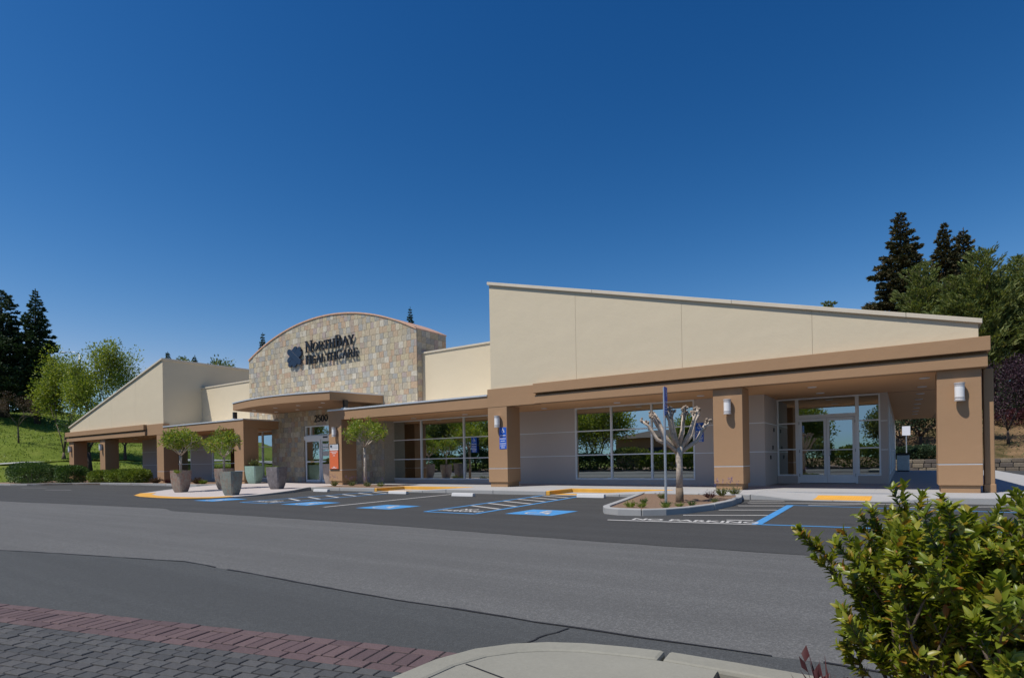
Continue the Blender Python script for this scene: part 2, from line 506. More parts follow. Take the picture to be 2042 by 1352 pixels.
class MB:
    def __init__(s):
        s.v = []
        s.f = []

    def add(s, vs_, fs_):
        b = len(s.v)
        s.v += [tuple(v) for v in vs_]
        s.f += [tuple(i + b for i in f) for f in fs_]
        return s

    def box(s, x0, x1, y0, y1, z0, z1):
        return s.add([(x0, y0, z0), (x1, y0, z0), (x1, y1, z0), (x0, y1, z0), (x0, y0, z1), (x1, y0, z1), (x1, y1, z1), (x0, y1, z1)],
                     [(0, 3, 2, 1), (4, 5, 6, 7), (0, 1, 5, 4), (1, 2, 6, 5), (2, 3, 7, 6), (3, 0, 4, 7)])

    def extrude(s, poly, axis, a, b):
        """poly: list of 2D points; axis 'y' -> (x,z) extruded from y=a to y=b; 'z' -> (x,y); 'x' -> (y,z)"""
        n = len(poly)
        def mk(p, t):
            return {'y': (p[0], t, p[1]), 'z': (p[0], p[1], t), 'x': (t, p[0], p[1])}[axis]
        s.add([mk(p, a) for p in poly] + [mk(p, b) for p in poly],
              [tuple(range(n)), tuple(range(2 * n - 1, n - 1, -1))] + [(i, n + i, n + (i + 1) % n, (i + 1) % n) for i in range(n)])
        return s

    def sheet(s, poly, z):
        return s.add([(x, y, z) for x, y in poly], [tuple(range(len(poly)))])

    def tube(s, pts, rad, n=8, caps=True):
        pts = [Vector(p) for p in pts]
        if isinstance(rad, (int, float)):
            rad = [rad] * len(pts)
        b = len(s.v)
        up = Vector((0, 0, 1))
        for i, p in enumerate(pts):
            d = (pts[min(i + 1, len(pts) - 1)] - pts[max(i - 1, 0)]).normalized()
            ref = up if abs(d.z) < 0.95 else Vector((1, 0, 0))
            u = d.cross(ref).normalized()
            w = u.cross(d).normalized()
            for k in range(n):
                a = 2 * math.pi * k / n
                q = p + (u * math.cos(a) + w * math.sin(a)) * rad[i]
                s.v.append(tuple(q))
        for i in range(len(pts) - 1):
            for k in range(n):
                s.f.append((b + i * n + k, b + i * n + (k + 1) % n, b + (i + 1) * n + (k + 1) % n, b + (i + 1) * n + k))
        if caps:
            s.f.append(tuple(b + k for k in range(n - 1, -1, -1)))
            e = b + (len(pts) - 1) * n
            s.f.append(tuple(e + k for k in range(n)))
        return s

    def build(s, name, mat, parent=None, smooth=False, bevel=0.0, center=True, kind=None, at=(0, 0, 0), seg=2):
        V = np.array(s.v, dtype=float)
        at = Vector(at)
        if center:
            lo, hi = V.min(0), V.max(0)
            o = np.array([(lo[0] + hi[0]) / 2, (lo[1] + hi[1]) / 2, lo[2]])
            V = V - o
            at = at + Vector(o)
        me = bpy.data.meshes.new(name)
        me.from_pydata(V.tolist(), [], s.f)
        me.update()
        fix_normals(me)
        if smooth:
            me.polygons.foreach_set('use_smooth', [True] * len(me.polygons))
        ob = _link(name, me, mat, parent, at)
        if bevel:
            md = ob.modifiers.new('bevel', 'BEVEL')
            md.width = bevel
            md.segments = seg
            md.limit_method = 'ANGLE'
            md.angle_limit = R(40)
            md.harden_normals = False
        if kind:
            ob['kind'] = kind
        return ob


def fix_normals(me):
    import bmesh
    bm = bmesh.new()
    bm.from_mesh(me)
    bmesh.ops.recalc_face_normals(bm, faces=bm.faces)
    bm.to_mesh(me)
    bm.free()


def np_mesh(name, V, F):
    """V (n,3), F (m,k) all faces the same size"""
    me = bpy.data.meshes.new(name)
    V = np.asarray(V, dtype=np.float32)
    F = np.asarray(F, dtype=np.int32)
    k = F.shape[1]
    me.vertices.add(len(V))
    me.vertices.foreach_set('co', V.ravel())
    me.loops.add(F.size)
    me.loops.foreach_set('vertex_index', F.ravel())
    me.polygons.add(len(F))
    me.polygons.foreach_set('loop_start', np.arange(0, F.size, k, dtype=np.int32))
    me.update(calc_edges=True)
    return me


def unit(a):
    return a / np.maximum(np.linalg.norm(a, axis=1, keepdims=True), 1e-9)


def leaf_cloud(P, D, L, W, fold=0.25, up=None):
    """two-triangle folded leaves: P base points, D directions, L lengths, W widths"""
    n = len(P)
    D = unit(D)
    ref = rng.normal(size=(n, 3)) if up is None else up + rng.normal(size=(n, 3)) * 0.35
    S = unit(np.cross(D, ref))
    N = unit(np.cross(S, D))
    L = np.broadcast_to(L, (n,))[:, None]
    W = np.broadcast_to(W, (n,))[:, None]
    mid = P + D * L * 0.45
    V = np.stack([P, mid + S * W * 0.5 + N * W * fold, P + D * L, mid - S * W * 0.5 + N * W * fold], 1).reshape(-1, 3)
    b = np.arange(n)[:, None] * 4
    F = np.concatenate([b + np.array([[0, 1, 2]]), b + np.array([[0, 2, 3]])], 0)
    return V, F


def cloud_object(name, parts, mat, parent=None, kind=None):
    off = 0
    Vs, Fs = [], []
    for V, F in parts:
        Vs.append(V)
        Fs.append(F + off)
        off += len(V)
    V = np.concatenate(Vs)
    F = np.concatenate(Fs)
    me = np_mesh(name, V, F)
    o = _link(name, me, mat, parent, ABS[parent.name] if parent is not None else (0, 0, 0))
    if kind:
        o['kind'] = kind
    return o


def text_mesh(name, body, size, depth=0.0, align='CENTER', sx=1.0):
    cu = bpy.data.curves.new(name + '_curve', 'FONT')
    cu.body = body
    cu.size = size
    cu.extrude = depth
    cu.offset = size * 0.028
    cu.align_x = align
    cu.align_y = 'CENTER'
    o = bpy.data.objects.new(name + '_tmp', cu)
    COL.objects.link(o)
    dg = bpy.context.evaluated_depsgraph_get()
    me = bpy.data.meshes.new_from_object(o.evaluated_get(dg))
    bpy.data.objects.remove(o)
    bpy.data.curves.remove(cu)
    me.name = name
    for v in me.vertices:
        v.co.x *= sx
    return me


def disc(cx, cy, r, n=20):
    return [(cx + r * math.cos(2 * math.pi * i / n), cy + r * math.sin(2 * math.pi * i / n)) for i in range(n)]


def capsule(a, b, w, n=7):
    """2D polygon of a round-ended bar"""
    ax, ay = a
    bx, by = b
    t = math.atan2(by - ay, bx - ax)
    out = []
    for i in range(n + 1):
        q = t + math.pi / 2 + math.pi * i / n
        out.append((ax + w / 2 * math.cos(q), ay + w / 2 * math.sin(q)))
    for i in range(n + 1):
        q = t - math.pi / 2 + math.pi * i / n
        out.append((bx + w / 2 * math.cos(q), by + w / 2 * math.sin(q)))
    return out


def bar(a, b, w):
    dx, dy = b[0] - a[0], b[1] - a[1]
    l = math.hypot(dx, dy)
    nx, ny = -dy / l * w / 2, dx / l * w / 2
    return [(a[0] + nx, a[1] + ny), (b[0] + nx, b[1] + ny), (b[0] - nx, b[1] - ny), (a[0] - nx, a[1] - ny)]


def arc_bars(cx, cy, rx, ry, a0, a1, w0, w1=None, n=14):
    """ring stroke as little quads: returns list of quads"""
    w1 = w1 or w0
    out = []
    for i in range(n):
        q0 = a0 + (a1 - a0) * i / n
        q1 = a0 + (a1 - a0) * (i + 1) / n
        def pt(q, k):
            w = w0 + (w1 - w0) * abs(math.cos(q))
            return (cx + (rx + k * w / 2) * math.cos(q), cy + (ry + k * w0 / 2) * math.sin(q))
        out.append([pt(q0, 1), pt(q1, 1), pt(q1, -1), pt(q0, -1)])
    return out


def wheelchair():
    """access symbol inside a unit square, as polygons"""
    P = [disc(0.47, 0.87, 0.075, 14), bar((0.46, 0.78), (0.50, 0.44), 0.085), bar((0.47, 0.64), (0.70, 0.62), 0.065),
         bar((0.49, 0.45), (0.74, 0.45), 0.085), bar((0.73, 0.47), (0.82, 0.16), 0.075), bar((0.80, 0.15), (0.90, 0.19), 0.06)]
    P += arc_bars(0.47, 0.30, 0.235, 0.235, R(118), R(378), 0.06, n=18)
    return P

# ------------------------------------------------------------------ terrain, asphalt, pavements
def sstep(a, b, x):
    t = np.clip((x - a) / (b - a), 0, 1)
    return t * t * (3 - 2 * t)


def hill(x, y):
    x = np.asarray(x, float)
    y = np.asarray(y, float)
    dl = np.maximum(0, -62 - x)
    hl = sstep(-34, -14, y) * (0.14 * np.minimum(dl, 14) + 0.215 * np.clip(dl - 18, 0, 42) + 0.06 * np.maximum(dl - 60, 0))
    db = np.maximum(0, y - 49)
    hb = 0.30 * np.minimum(db, 26) + 0.07 * np.maximum(db - 26, 0)
    h = np.maximum(hl, hb)
    w = sstep(0, 8, np.maximum(dl, db))
    bumpy = 0.35 * np.sin(x * 0.31 + 1.3 * np.sin(y * 0.17)) * np.sin(y * 0.27 + 0.8 * np.sin(x * 0.13)) + 0.12 * np.sin(x * 1.1 + y * 0.7) * np.sin(y * 1.3)
    return -0.26 + np.minimum(h, 24) + w * bumpy


xs = np.concatenate([np.linspace(-900, -190, 14)[:-1], np.linspace(-190, 70, 175), np.linspace(70, 600, 12)[1:]])
ys = np.concatenate([np.linspace(-500, -40, 10)[:-1], np.linspace(-40, 170, 141), np.linspace(170, 900, 14)[1:]])
gx, gy = np.meshgrid(xs, ys, indexing='ij')
gz = hill(gx, gy)
V = np.stack([gx, gy, gz], -1).reshape(-1, 3)
ii = np.arange(len(xs) - 1)[:, None] * len(ys) + np.arange(len(ys) - 1)[None, :]
ii = ii.ravel()
F = np.stack([ii, ii + len(ys), ii + len(ys) + 1, ii + 1], 1)
me = np_mesh('terrain', V, F)
me.polygons.foreach_set('use_smooth', [True] * len(me.polygons))
terrain = tag(_link('terrain', me, 'terrain', None, (0, 0, 0)), kind='structure')

LOT = -0.14
SEAM = [(-62, 3.1), (-40, 3.0), (-20, 2.6), (-10.96, 2.82), (-9.2, 3.25), (-7.39, 3.66), (-5.6, 3.6), (-4.19, 3.54), (-3.01, 3.56), (-1.98, 3.58), (-0.4, 3.68), (2, 3.72), (8, 3.75), (40, 3.8)]
BX, BY = -2.36, 2.73                     # a point on the paver border, and its direction
BA = math.atan2(1.04, 4.22)
BU = Vector((math.cos(BA), math.sin(BA)))
BN = Vector((-math.sin(BA), math.cos(BA)))


def band(u, v):
    return BX + BU.x * u + BN.x * v, BY + BU.y * u + BN.y * v


def jag(poly, amp, step=0.25):
    out = []
    for (a, b) in zip(poly[:-1], poly[1:]):
        n = max(1, min(90, int(math.hypot(b[0] - a[0], b[1] - a[1]) / step)))
        for i in range(n):
            out.append((a[0] + (b[0] - a[0]) * i / n + random.uniform(-amp, amp), a[1] + (b[1] - a[1]) * i / n + random.uniform(-amp, amp)))
    out.append(poly[-1])
    return out


def strip_sheet(lo, hi, z):
    """sheet between two polylines that run in +x (different point counts allowed), triangulated by x"""
    xs_ = sorted(set([round(p[0], 4) for p in lo] + [round(p[0], 4) for p in hi]))
    x0 = max(lo[0][0], hi[0][0])
    x1 = min(lo[-1][0], hi[-1][0])
    xs_ = [x for x in xs_ if x0 <= x <= x1]
    a = np.interp(xs_, [p[0] for p in lo], [p[1] for p in lo])
    b = np.interp(xs_, [p[0] for p in hi], [p[1] for p in hi])
    m = MB()
    n = len(xs_)
    m.v = [(x, y, z) for x, y in zip(xs_, a)] + [(x, y, z) for x, y in zip(xs_, b)]
    m.f = [(i, i + 1, n + i + 1, n + i) for i in range(n - 1)]
    return m


def mono(poly):
    out = [poly[0]]
    for p in poly[1:]:
        if p[0] > out[-1][0] + 0.01:
            out.append(p)
    return out


seam = mono(jag(SEAM, 0.012))
drive = strip_sheet(seam, [(-62, 57), (60, 57)], LOT - 0.004).build('driveway', 'asphalt_old', kind='structure')
EDGE = [(-62, 6.6), (-40, 7.0), (-27.6, 7.3), (-20.5, 7.9), (-17.4, 8.10), (-16.2, 7.72), (-9.25, 7.80), (-3.57, 7.52), (-0.65, 7.60), (6, 7.5), (40, 7.2)]
lot = strip_sheet(mono(jag(EDGE, 0.02)), [(-62, 56), (40, 56)], LOT).build('parking_lot', 'asphalt_seal', kind='structure')
pav_edge = [(x, BY + math.tan(BA) * (x - BX)) for x in (-62, -2.05)]
pav_edge = [(-62, -2.0)] + [(-18.0, BY + math.tan(BA) * (-18.0 - BX)), (-2.36, 2.73), (-2.06, 2.80), (-1.6, 2.9), (-1.0, 2.95), (40, 2.95)]
patch = strip_sheet(pav_edge, [(x, y + 0.0) for x, y in seam], LOT - 0.0045).build('asphalt_patch', 'asphalt_new', kind='structure')
cr = MB()
for a, b in zip(seam[:-1], seam[1:]):
    if -14 < a[0] < 3 and random.random() < 0.9:
        w = random.uniform(0.006, 0.016)
        cr.add([(a[0], a[1] - w, LOT + 0.001), (b[0], b[1] - w, LOT + 0.001), (b[0], b[1] + w, LOT + 0.001), (a[0], a[1] + w, LOT + 0.001)], [(0, 1, 2, 3)])
ck = jag([(-1.94, 3.55), (-2.02, 3.2), (-2.10, 2.86)], 0.015, 0.06)
for a, b in zip(ck[:-1], ck[1:]):
    cr.add([(a[0] - 0.007, a[1], LOT + 0.001), (a[0] + 0.007, a[1], LOT + 0.001), (b[0] + 0.007, b[1], LOT + 0.001), (b[0] - 0.007, b[1], LOT + 0.001)], [(0, 1, 2, 3)])
cr.build('crack_line', 'crack', patch)
back_drive = MB().sheet([(-62, -14), (60, -14), (60, 2.9), (-1.5, 2.9), (-2.6, 1.9), (-9, -0.4), (-62, -2.2)], LOT - 0.02).build('rear_driveway', 'asphalt_old', kind='structure')

# pavers: red border (stretcher, soldiers, stretcher) and grey running bond
sand = MB().sheet([band(-16.5, 0.0), band(0.75, 0.0), band(0.75, -3.0), band(-16.5, -3.0)], LOT - 0.006).build('paver_crossing', 'sand', kind='structure')


def paver_shape(l, w):
    m = MB()
    c = 0.004
    h = 0.055
    g = 0.0058
    x, y = l / 2 - g, w / 2 - g
    m.v = [(-x, -y, -h), (x, -y, -h), (x, y, -h), (-x, y, -h), (-x, -y, -c), (x, -y, -c), (x, y, -c), (-x, y, -c), (-x + c, -y + c, 0), (x - c, -y + c, 0), (x - c, y - c, 0), (-x + c, y - c, 0)]
    m.f = [(8, 9, 10, 11)] + [(i, (i + 1) % 4, 4 + (i + 1) % 4, 4 + i) for i in range(4)] + [(4 + i, 4 + (i + 1) % 4, 8 + (i + 1) % 4, 8 + i) for i in range(4)]
    return m


pieces = []
for k in range(-80, 4):
    pieces.append(('r', k * 0.2 + 0.1, -0.05, 0))
    pieces.append(('r', k * 0.2 + 0.17, -0.35, 0))
for k in range(-160, 8):
    pieces.append(('r', k * 0.1 + 0.05, -0.20, 1))
GL, GW = 0.135, 0.088
for r_ in range(30):
    for k in range(-118, 6):
        pieces.append(('g', k * GL + (GL / 2 if r_ % 2 else 0.0) + 0.012 * math.sin(r_ * 2.1), -0.40 - GW / 2 - r_ * GW, 0))


def seen_px(x, y, z):
    d = -x * math.sin(YAW) + y * math.cos(YAW)
    if d < 0.3:
        return None
    u = FPX * (x * math.cos(YAW) + y * math.sin(YAW)) / d
    v = -FPX * (z - EYE) / d
    c, s_ = math.cos(ROLL), math.sin(ROLL)
    return 1021 + u * c - v * s_, HORIZ + u * s_ + v * c, d


shapes = {}
mesh_k = {'r': paver_shape(0.2, 0.1), 'g': paver_shape(GL, GW)}
for key, mt in (('r', 'redbrick'), ('g', 'greybrick')):
    mesh_p = mesh_k[key]
    me = bpy.data.meshes.new('paver_' + key)
    me.from_pydata(mesh_p.v, [], mesh_p.f)
    fix_normals(me)
    me.materials.append(M[mt])
    shapes[key] = me
inview, rest = {'r': [], 'g': []}, {'r': [], 'g': []}
for k, u, v, q in pieces:
    x, y = band(u, v)
    if x > -2.13:
        continue
    s_ = seen_px(x, y, LOT)
    (inview if s_ and -25 < s_[0] < 2060 and s_[1] < 1375 else rest)[k].append((s_[2] if s_ else 9, x, y, q))
for k in 'rg':
    inview[k].sort()
    far = inview[k][300:] if k == 'g' else inview[k][300:]
    for i, (d, x, y, q) in enumerate(inview[k][:300]):
        o = _link('red_paver' if k == 'r' else 'grey_paver', shapes[k], None, sand, (x, y, LOT + 0.001 + random.uniform(-0.003, 0.002)))
        o.rotation_euler = (random.uniform(-0.008, 0.008), random.uniform(-0.008, 0.008), BA + (R(90) if q else 0) + random.uniform(-0.012, 0.012))
    m = MB()
    mesh_p = mesh_k[k]
    for (d, x, y, q) in far + rest[k]:
        a = BA + (R(90) if q else 0)
        dz = random.uniform(-0.002, 0.002)
        m.add([(x + vx * math.cos(a) - vy * math.sin(a), y + vx * math.sin(a) + vy * math.cos(a), LOT + vz + dz) for vx, vy, vz in mesh_p.v], mesh_p.f)
    m.build('red_paver_field' if k == 'r' else 'grey_paver_field', 'redbricks' if k == 'r' else 'greybricks', sand, kind='stuff')

# corner pavement in the foreground, with kerb stones and a drain slot
OUT = [(-2.06, -2.0), (-2.06, 0.6), (-2.06, 1.95), (-2.05, 2.28), (-1.98, 2.52), (-1.85, 2.70), (-1.69, 2.83), (-1.50, 2.92), (-1.28, 2.98), (-1.06, 3.02), (-0.70, 3.03), (-0.35, 3.03), (0.6, 3.03), (2.4, 3.03), (6, 3.03)]


def inset(poly, d):
    out = []
    for i, p in enumerate(poly):
        a = Vector(poly[max(i - 1, 0)])
        b = Vector(poly[min(i + 1, len(poly) - 1)])
        t = (b - a).normalized()
        out.append((p[0] + t.y * d, p[1] - t.x * d))
    return out


IN = inset(OUT, 0.16)
IN2 = inset(OUT, 0.166)
m = MB()
inner = IN2 + [(6, -2.0)]
BEDX, BEDY = -0.76, 2.866                 # corner of the sunken planting bed
corner = MB().sheet([(x, y) for x, y in IN2 if x < BEDX] + [(BEDX, BEDY), (BEDX + 0.1, 1.3), (6, 1.3), (6, -2.0)], -0.002)
corner = corner.build('corner_pavement', 'foreconcrete', kind='structure')
m = MB()
m.add([(BEDX, BEDY, -0.003), (BEDX + 0.1, 1.3, -0.003), (6, 1.3, -0.003), (BEDX, BEDY, -0.3), (BEDX + 0.1, 1.3, -0.3), (6, 1.3, -0.3)], [(0, 1, 4, 3), (1, 2, 5, 4)])
m.build('bed_edge', 'foreconcrete', corner)


def kerb_run(parent, out_pts, width, ztop, zbot, mat, joints, bevel=0.02, zfun=None, name='kerb_stone', gap=0.012):
    """kerb stones along a polyline (pavement on the right hand side); joints = indices where one stone ends"""
    ins = inset(out_pts, width)
    obs = []
    for a, b in zip(joints[:-1], joints[1:]):
        m = MB()
        o_, i_ = [Vector(p) for p in out_pts[a:b + 1]], [Vector(p) for p in ins[a:b + 1]]
        for L_ in (o_, i_):
            L_[0] = L_[0] + (L_[1] - L_[0]).normalized() * gap / 2
            L_[-1] = L_[-1] + (L_[-2] - L_[-1]).normalized() * gap / 2
        n = len(o_)
        dz = random.uniform(-0.004, 0.004)
        for q in range(n):
            zt = (zfun(o_[q].x, o_[q].y) if zfun else ztop) + dz
            m.v += [(o_[q].x, o_[q].y, zbot), (o_[q].x - 0, o_[q].y, zt), (i_[q].x, i_[q].y, zt), (i_[q].x, i_[q].y, zbot)]
        for q in range(n - 1):
            for w in range(4):
                m.f.append((q * 4 + w, q * 4 + (w + 1) % 4, (q + 1) * 4 + (w + 1) % 4, (q + 1) * 4 + w))
        m.f += [(0, 1, 2, 3), tuple((n - 1) * 4 + w for w in (3, 2, 1, 0))]
        obs.append(m.build(name, mat, parent, bevel=bevel))
    return obs


kerb_run(corner, OUT, 0.16, 0.0, -0.2, 'foreconcrete', [0, 2, 9, 12, 14], gap=0.02)
j = MB()
for a, b in (((-1.86, 2.30), (-1.2, 2.16)), ((-1.2, 2.16), (-0.9, 2.0)), ((-0.9, 2.0), (-0.1, 1.2))):
    dx, dy = b[1] - a[1], a[0] - b[0]
    l = math.hypot(dx, dy)
    dx, dy = dx / l * 0.005, dy / l * 0.005
    j.add([(a[0] - dx, a[1] - dy, 0.001), (b[0] - dx, b[1] - dy, 0.001), (b[0] + dx, b[1] + dy, 0.001), (a[0] + dx, a[1] + dy, 0.001)], [(0, 1, 2, 3)])
j.build('slab_joint', 'crack', corner)
bed = MB().extrude([(-0.755, 2.865), (5.5, 2.865), (5.5, 1.31), (-0.65, 1.31)], 'z', -0.2, -0.11).build('planting_bed', 'soil', kind='structure')

# sidewalk in front of the building
KY = 16.8
walk = MB().box(-22.4, 1.9, 18.55, 22.2, -0.3, -0.004).build('sidewalk', 'concrete', kind='structure')


def slab(x0, x1, y0, y1, z=0.0, mat='concrete'):
    return MB().box(x0 + 0.004, x1 - 0.004, y0 + 0.004, y1 - 0.004, -0.28, z + random.uniform(-0.001, 0.001)).build('slab', mat, walk, bevel=0.006, seg=1)


RAMPS = [(-18.3, -14.4), (-10.0, -6.2)]
xs_ = [-22.6, -20.4, -18.3, -16.3, -14.4, -12.2, -10.0, -8.1, -6.2, -4.9, -3.5]
for a, b in zip(xs_[:-1], xs_[1:]):
    slab(a, b, 18.55, 22.4)
    if not any(r[0] - 0.01 <= a and b <= r[1] + 0.01 for r in RAMPS):
        slab(a, b, KY + 0.15, 18.55)
for a, b in ((-3.5, -0.7), (-0.7, 2.1), (2.1, 4.4)):
    slab(a, b, 19.4, 24.6)
y = 24.6
while y < 44:
    slab(-0.55, 2.1, y, min(y + 3.0, 44.2))
    slab(2.1, 4.4, y, min(y + 3.0, 44.2))
    y += 3.0
kx = [-22.6, -20.4, -18.45]
for a, b in ((-22.6, -20.5), (-20.5, -18.3), (-14.4, -12.2), (-12.2, -10.0), (-6.2, -4.9), (-4.9, -3.5)):
    kerb_run(walk, [(b, KY), (a, KY)], 0.15, 0.0, -0.3, 'kerb', [0, 1], 0.02)
for (a, b) in RAMPS:                       # kerb ramps with a yellow back kerb that dies into the pavement
    land = a + 1.5
    def rz(x):
        return -0.128 + 0.124 * min(1, max(0, (x - land) / (b - land)))
    m = MB()
    cols_ = [a + 0.15, land, (land + b) / 2, b]
    for x in cols_:
        m.v += [(x, KY + 0.15, rz(x)), (x, 18.4, rz(x))]
    m.f = [(2 * i, 2 * i + 2, 2 * i + 3, 2 * i + 1) for i in range(3)]
    m.build('ramp_slab', 'concrete', walk)
    MB().add([(a + 0.2, KY + 0.16, rz(a) + 0.004), (land, KY + 0.16, rz(a) + 0.004), (land, KY + 0.75, rz(a) + 0.004), (a + 0.2, KY + 0.75, rz(a) + 0.004)], [(0, 1, 2, 3)]).build('yellow_pad', 'yellow', walk)
    MB().box(a, a + 0.15, KY, 18.4, -0.3, 0.004).build('yellow_kerb', 'yellow', walk, bevel=0.02)
    m = MB()
    m.v = [(a, 18.4, -0.2), (b, 18.4, -0.2), (b, 18.55, -0.2), (a, 18.55, -0.2), (a, 18.4, 0.005), (b, 18.4, 0.005), (b, 18.55, 0.005), (a, 18.55, 0.005)]
    m.f = [(0, 3, 2, 1), (4, 5, 6, 7), (0, 1, 5, 4), (1, 2, 6, 5), (2, 3, 7, 6), (3, 0, 4, 7)]
    m.build('yellow_kerb', 'yellow', walk, bevel=0.015)
    n = 4
    pts = [(land + (b - land) * i / n, KY) for i in range(n + 1)]
    kerb_run(walk, pts[::-1], 0.15, 0, -0.3, 'kerb', [0, 2, 4], 0.015, zfun=lambda x, y: rz(x) + 0.004)
    kerb_run(walk, [(land, KY), (a + 0.15, KY)], 0.15, -0.124, -0.3, 'kerb', [0, 1], 0.006)


def dip(x, y):
    """the pavement dips to the tactile pad in front of the double doors"""
    wx = 1 - sstep(0.75, 2.3, abs(x + 1.35))
    wy = 1 - sstep(17.4, 19.4, y)
    return -0.125 * wx * wy


nx, ny = 28, 10
V, F = [], []
for i in range(nx + 1):
    for k in range(ny + 1):
        x, y = -3.5 + 7.9 * i / nx, KY + 0.15 + (19.396 - KY - 0.15) * k / ny
        V.append((x, y, float(dip(x, y))))
for i in range(nx):
    for k in range(ny):
        a = i * (ny + 1) + k
        F.append((a, a + ny + 1, a + ny + 2, a + 1))
m = MB()
m.v, m.f = V, F
m.build('ramp_slab', 'concrete', walk, smooth=True)
pts = [(-3.5 + 7.9 * i / 24, KY) for i in range(25)]
kerb_run(walk, pts[::-1], 0.15, 0, -0.3, 'kerb', [0, 6, 12, 18, 24], 0.012, zfun=lambda x, y: float(dip(x, y)) + 0.003)
m = MB()                                   # tactile pad with truncated domes
px0, px1, py0, py1 = -2.0, -0.72, KY + 0.12, KY + 1.40
def padz(x, y):
    return float(dip(x, y)) + 0.006
N_ = 6
for i in range(N_ + 1):
    for k in range(N_ + 1):
        x, y = px0 + (px1 - px0) * i / N_, py0 + (py1 - py0) * k / N_
        m.v.append((x, y, padz(x, y)))
m.f = [(i * 7 + k, (i + 1) * 7 + k, (i + 1) * 7 + k + 1, i * 7 + k + 1) for i in range(6) for k in range(6)]
pad = m.build('tactile_pad', 'pad', walk)
m = MB()
for i in range(21):
    for k in range(21):
        x, y = px0 + 0.04 + i * 0.06, py0 + 0.04 + k * 0.06
        z = padz(x, y)
        b = len(m.v)
        m.v += [(x + 0.014 * math.cos(q), y + 0.014 * math.sin(q), z - 0.001) for q in (0, 1.05, 2.1, 3.14, 4.19, 5.24)] + [(x + 0.008 * math.cos(q), y + 0.008 * math.sin(q), z + 0.005) for q in (0, 1.05, 2.1, 3.14, 4.19, 5.24)]
        m.f += [(b + q, b + (q + 1) % 6, b + 6 + (q + 1) % 6, b + 6 + q) for q in range(6)] + [tuple(b + 6 + q for q in range(6))]
m.build('truncated_domes', 'pad', pad, kind='stuff')

# entrance plaza: a sloping apron that runs out towards the lot, flush at its front
PL = [(-22.5, KY), (-21.9, 15.9), (-21.3, 15.1), (-20.75, 13.9), (-20.45, 12.9), (-20.5, 12.0), (-20.85, 11.3), (-21.8, 10.75), (-23.3, 10.6), (-25.0, 10.75), (-26.5, 11.15), (-27.9, 12.0), (-29.3, 13.6), (-30.6, 15.4), (-31.4, 17.2)]
def plz(x, y):
    return -0.128 + 0.128 * min(1, max(0, (y - 11.2) / 5.5))
cx_, cy_ = -25.5, 15.5
ring = PL + [(-32.4, 18.3), (-32.4, 22.3), (-22.5, 22.3)]
m = MB()
K_ = 6
for (x, y) in ring:
    for k in range(K_ + 1):
        q = k / K_
        xx, yy = x + (cx_ - x) * q, y + (cy_ - y) * q
        m.v.append((xx, yy, plz(xx, yy) - 0.001))
n = len(ring)
for i in range(n):
    for k in range(K_):
        a, b = i * (K_ + 1) + k, ((i + 1) % n) * (K_ + 1) + k
        m.f.append((a, b, b + 1, a + 1))
plaza = m.build('entrance_plaza', 'plaza', kind='structure')
kerb_run(plaza, PL[:7], 0.15, 0, -0.3, 'kerb', [0, 2, 4, 6], 0.012, zfun=lambda x, y: plz(x, y) + 0.005)
kerb_run(plaza, PL[10:], 0.15, 0, -0.3, 'kerb', [0, 2, 4], 0.012, zfun=lambda x, y: plz(x, y) + 0.005)
m = MB()                                    # yellow tactile band along the flush rounded front
ins2 = inset(PL, 0.62)
seg_ = [i for i in range(5, 12)]
for i in seg_[:-1]:
    a, b = PL[i], PL[i + 1]
    c, d = ins2[i + 1], ins2[i]
    m.add([(x, y, plz(x, y) + 0.005) for x, y in (a, b, c, d)], [(0, 1, 2, 3)])
m.build('yellow_band', 'yellow', plaza)

# planting beds
BEDK = [(-63, 14.6), (-54.5, 14.7), (-52.6, 15.1), (-51.4, 16.0), (-50.0, 17.0), (-47.0, 17.6), (-43.0, 17.9), (-38.0, 17.8), (-33.6, 17.4), (-32.3, 18.2)]
hedge_bed = MB().extrude(BEDK + [(-32.3, 22.3), (-63, 22.3)], 'z', -0.2, -0.02).build('hedge_bed', 'soil', kind='structure')
kerb_run(hedge_bed, BEDK[::-1], 0.16, 0.0, -0.3, 'kerb', [0, 2, 3, 4, 6, 8, 9], 0.02)
lav_bed = MB().extrude([(-22.35, KY + 0.16), (-18.5, KY + 0.16), (-18.5, 18.4), (-18.9, 19.6), (-22.35, 19.6)], 'z', -0.1, 0.012).build('flower_bed', 'soil', kind='structure')

# kerbed island with the pollarded tree
ISL = [(-3.75, 17.0), (-3.50, 15.8), (-3.42, 14.4), (-3.50, 13.2), (-3.75, 12.2), (-4.05, 11.6), (-4.45, 11.28), (-4.95, 11.22), (-5.35, 11.42), (-5.58, 11.85), (-5.75, 12.6), (-6.1, 14.2), (-6.55, 16.2), (-6.75, 17.0)]
island = MB().extrude(inset(ISL, 0.15), 'z', -0.2, -0.035)
island = island.build('tree_island', 'soil', kind='structure')
kerb_run(island, ISL, 0.155, 0.0, -0.3, 'kerb', [0, 3, 6, 8, 10, 13], 0.02)

# painted markings, each a thin sheet on the asphalt
PZ = LOT + 0.004


def paint(name, polys, mat, z=PZ):
    m = MB()
    for i, p in enumerate(polys):
        m.sheet(p, z)
    return m.build(name, mat, lot)


def pline(a, b, w, mat, z=PZ):
    return paint('painted_line', [bar(a, b, w)], mat, z)


def bi(q, s_, t_):
    (ax, ay), (bx, by), (cx, cy), (dx, dy) = q      # front left, front right, back right, back left
    return ((1 - t_) * ((1 - s_) * ax + s_ * bx) + t_ * ((1 - s_) * dx + s_ * cx), (1 - t_) * ((1 - s_) * ay + s_ * by) + t_ * ((1 - s_) * dy + s_ * cy))


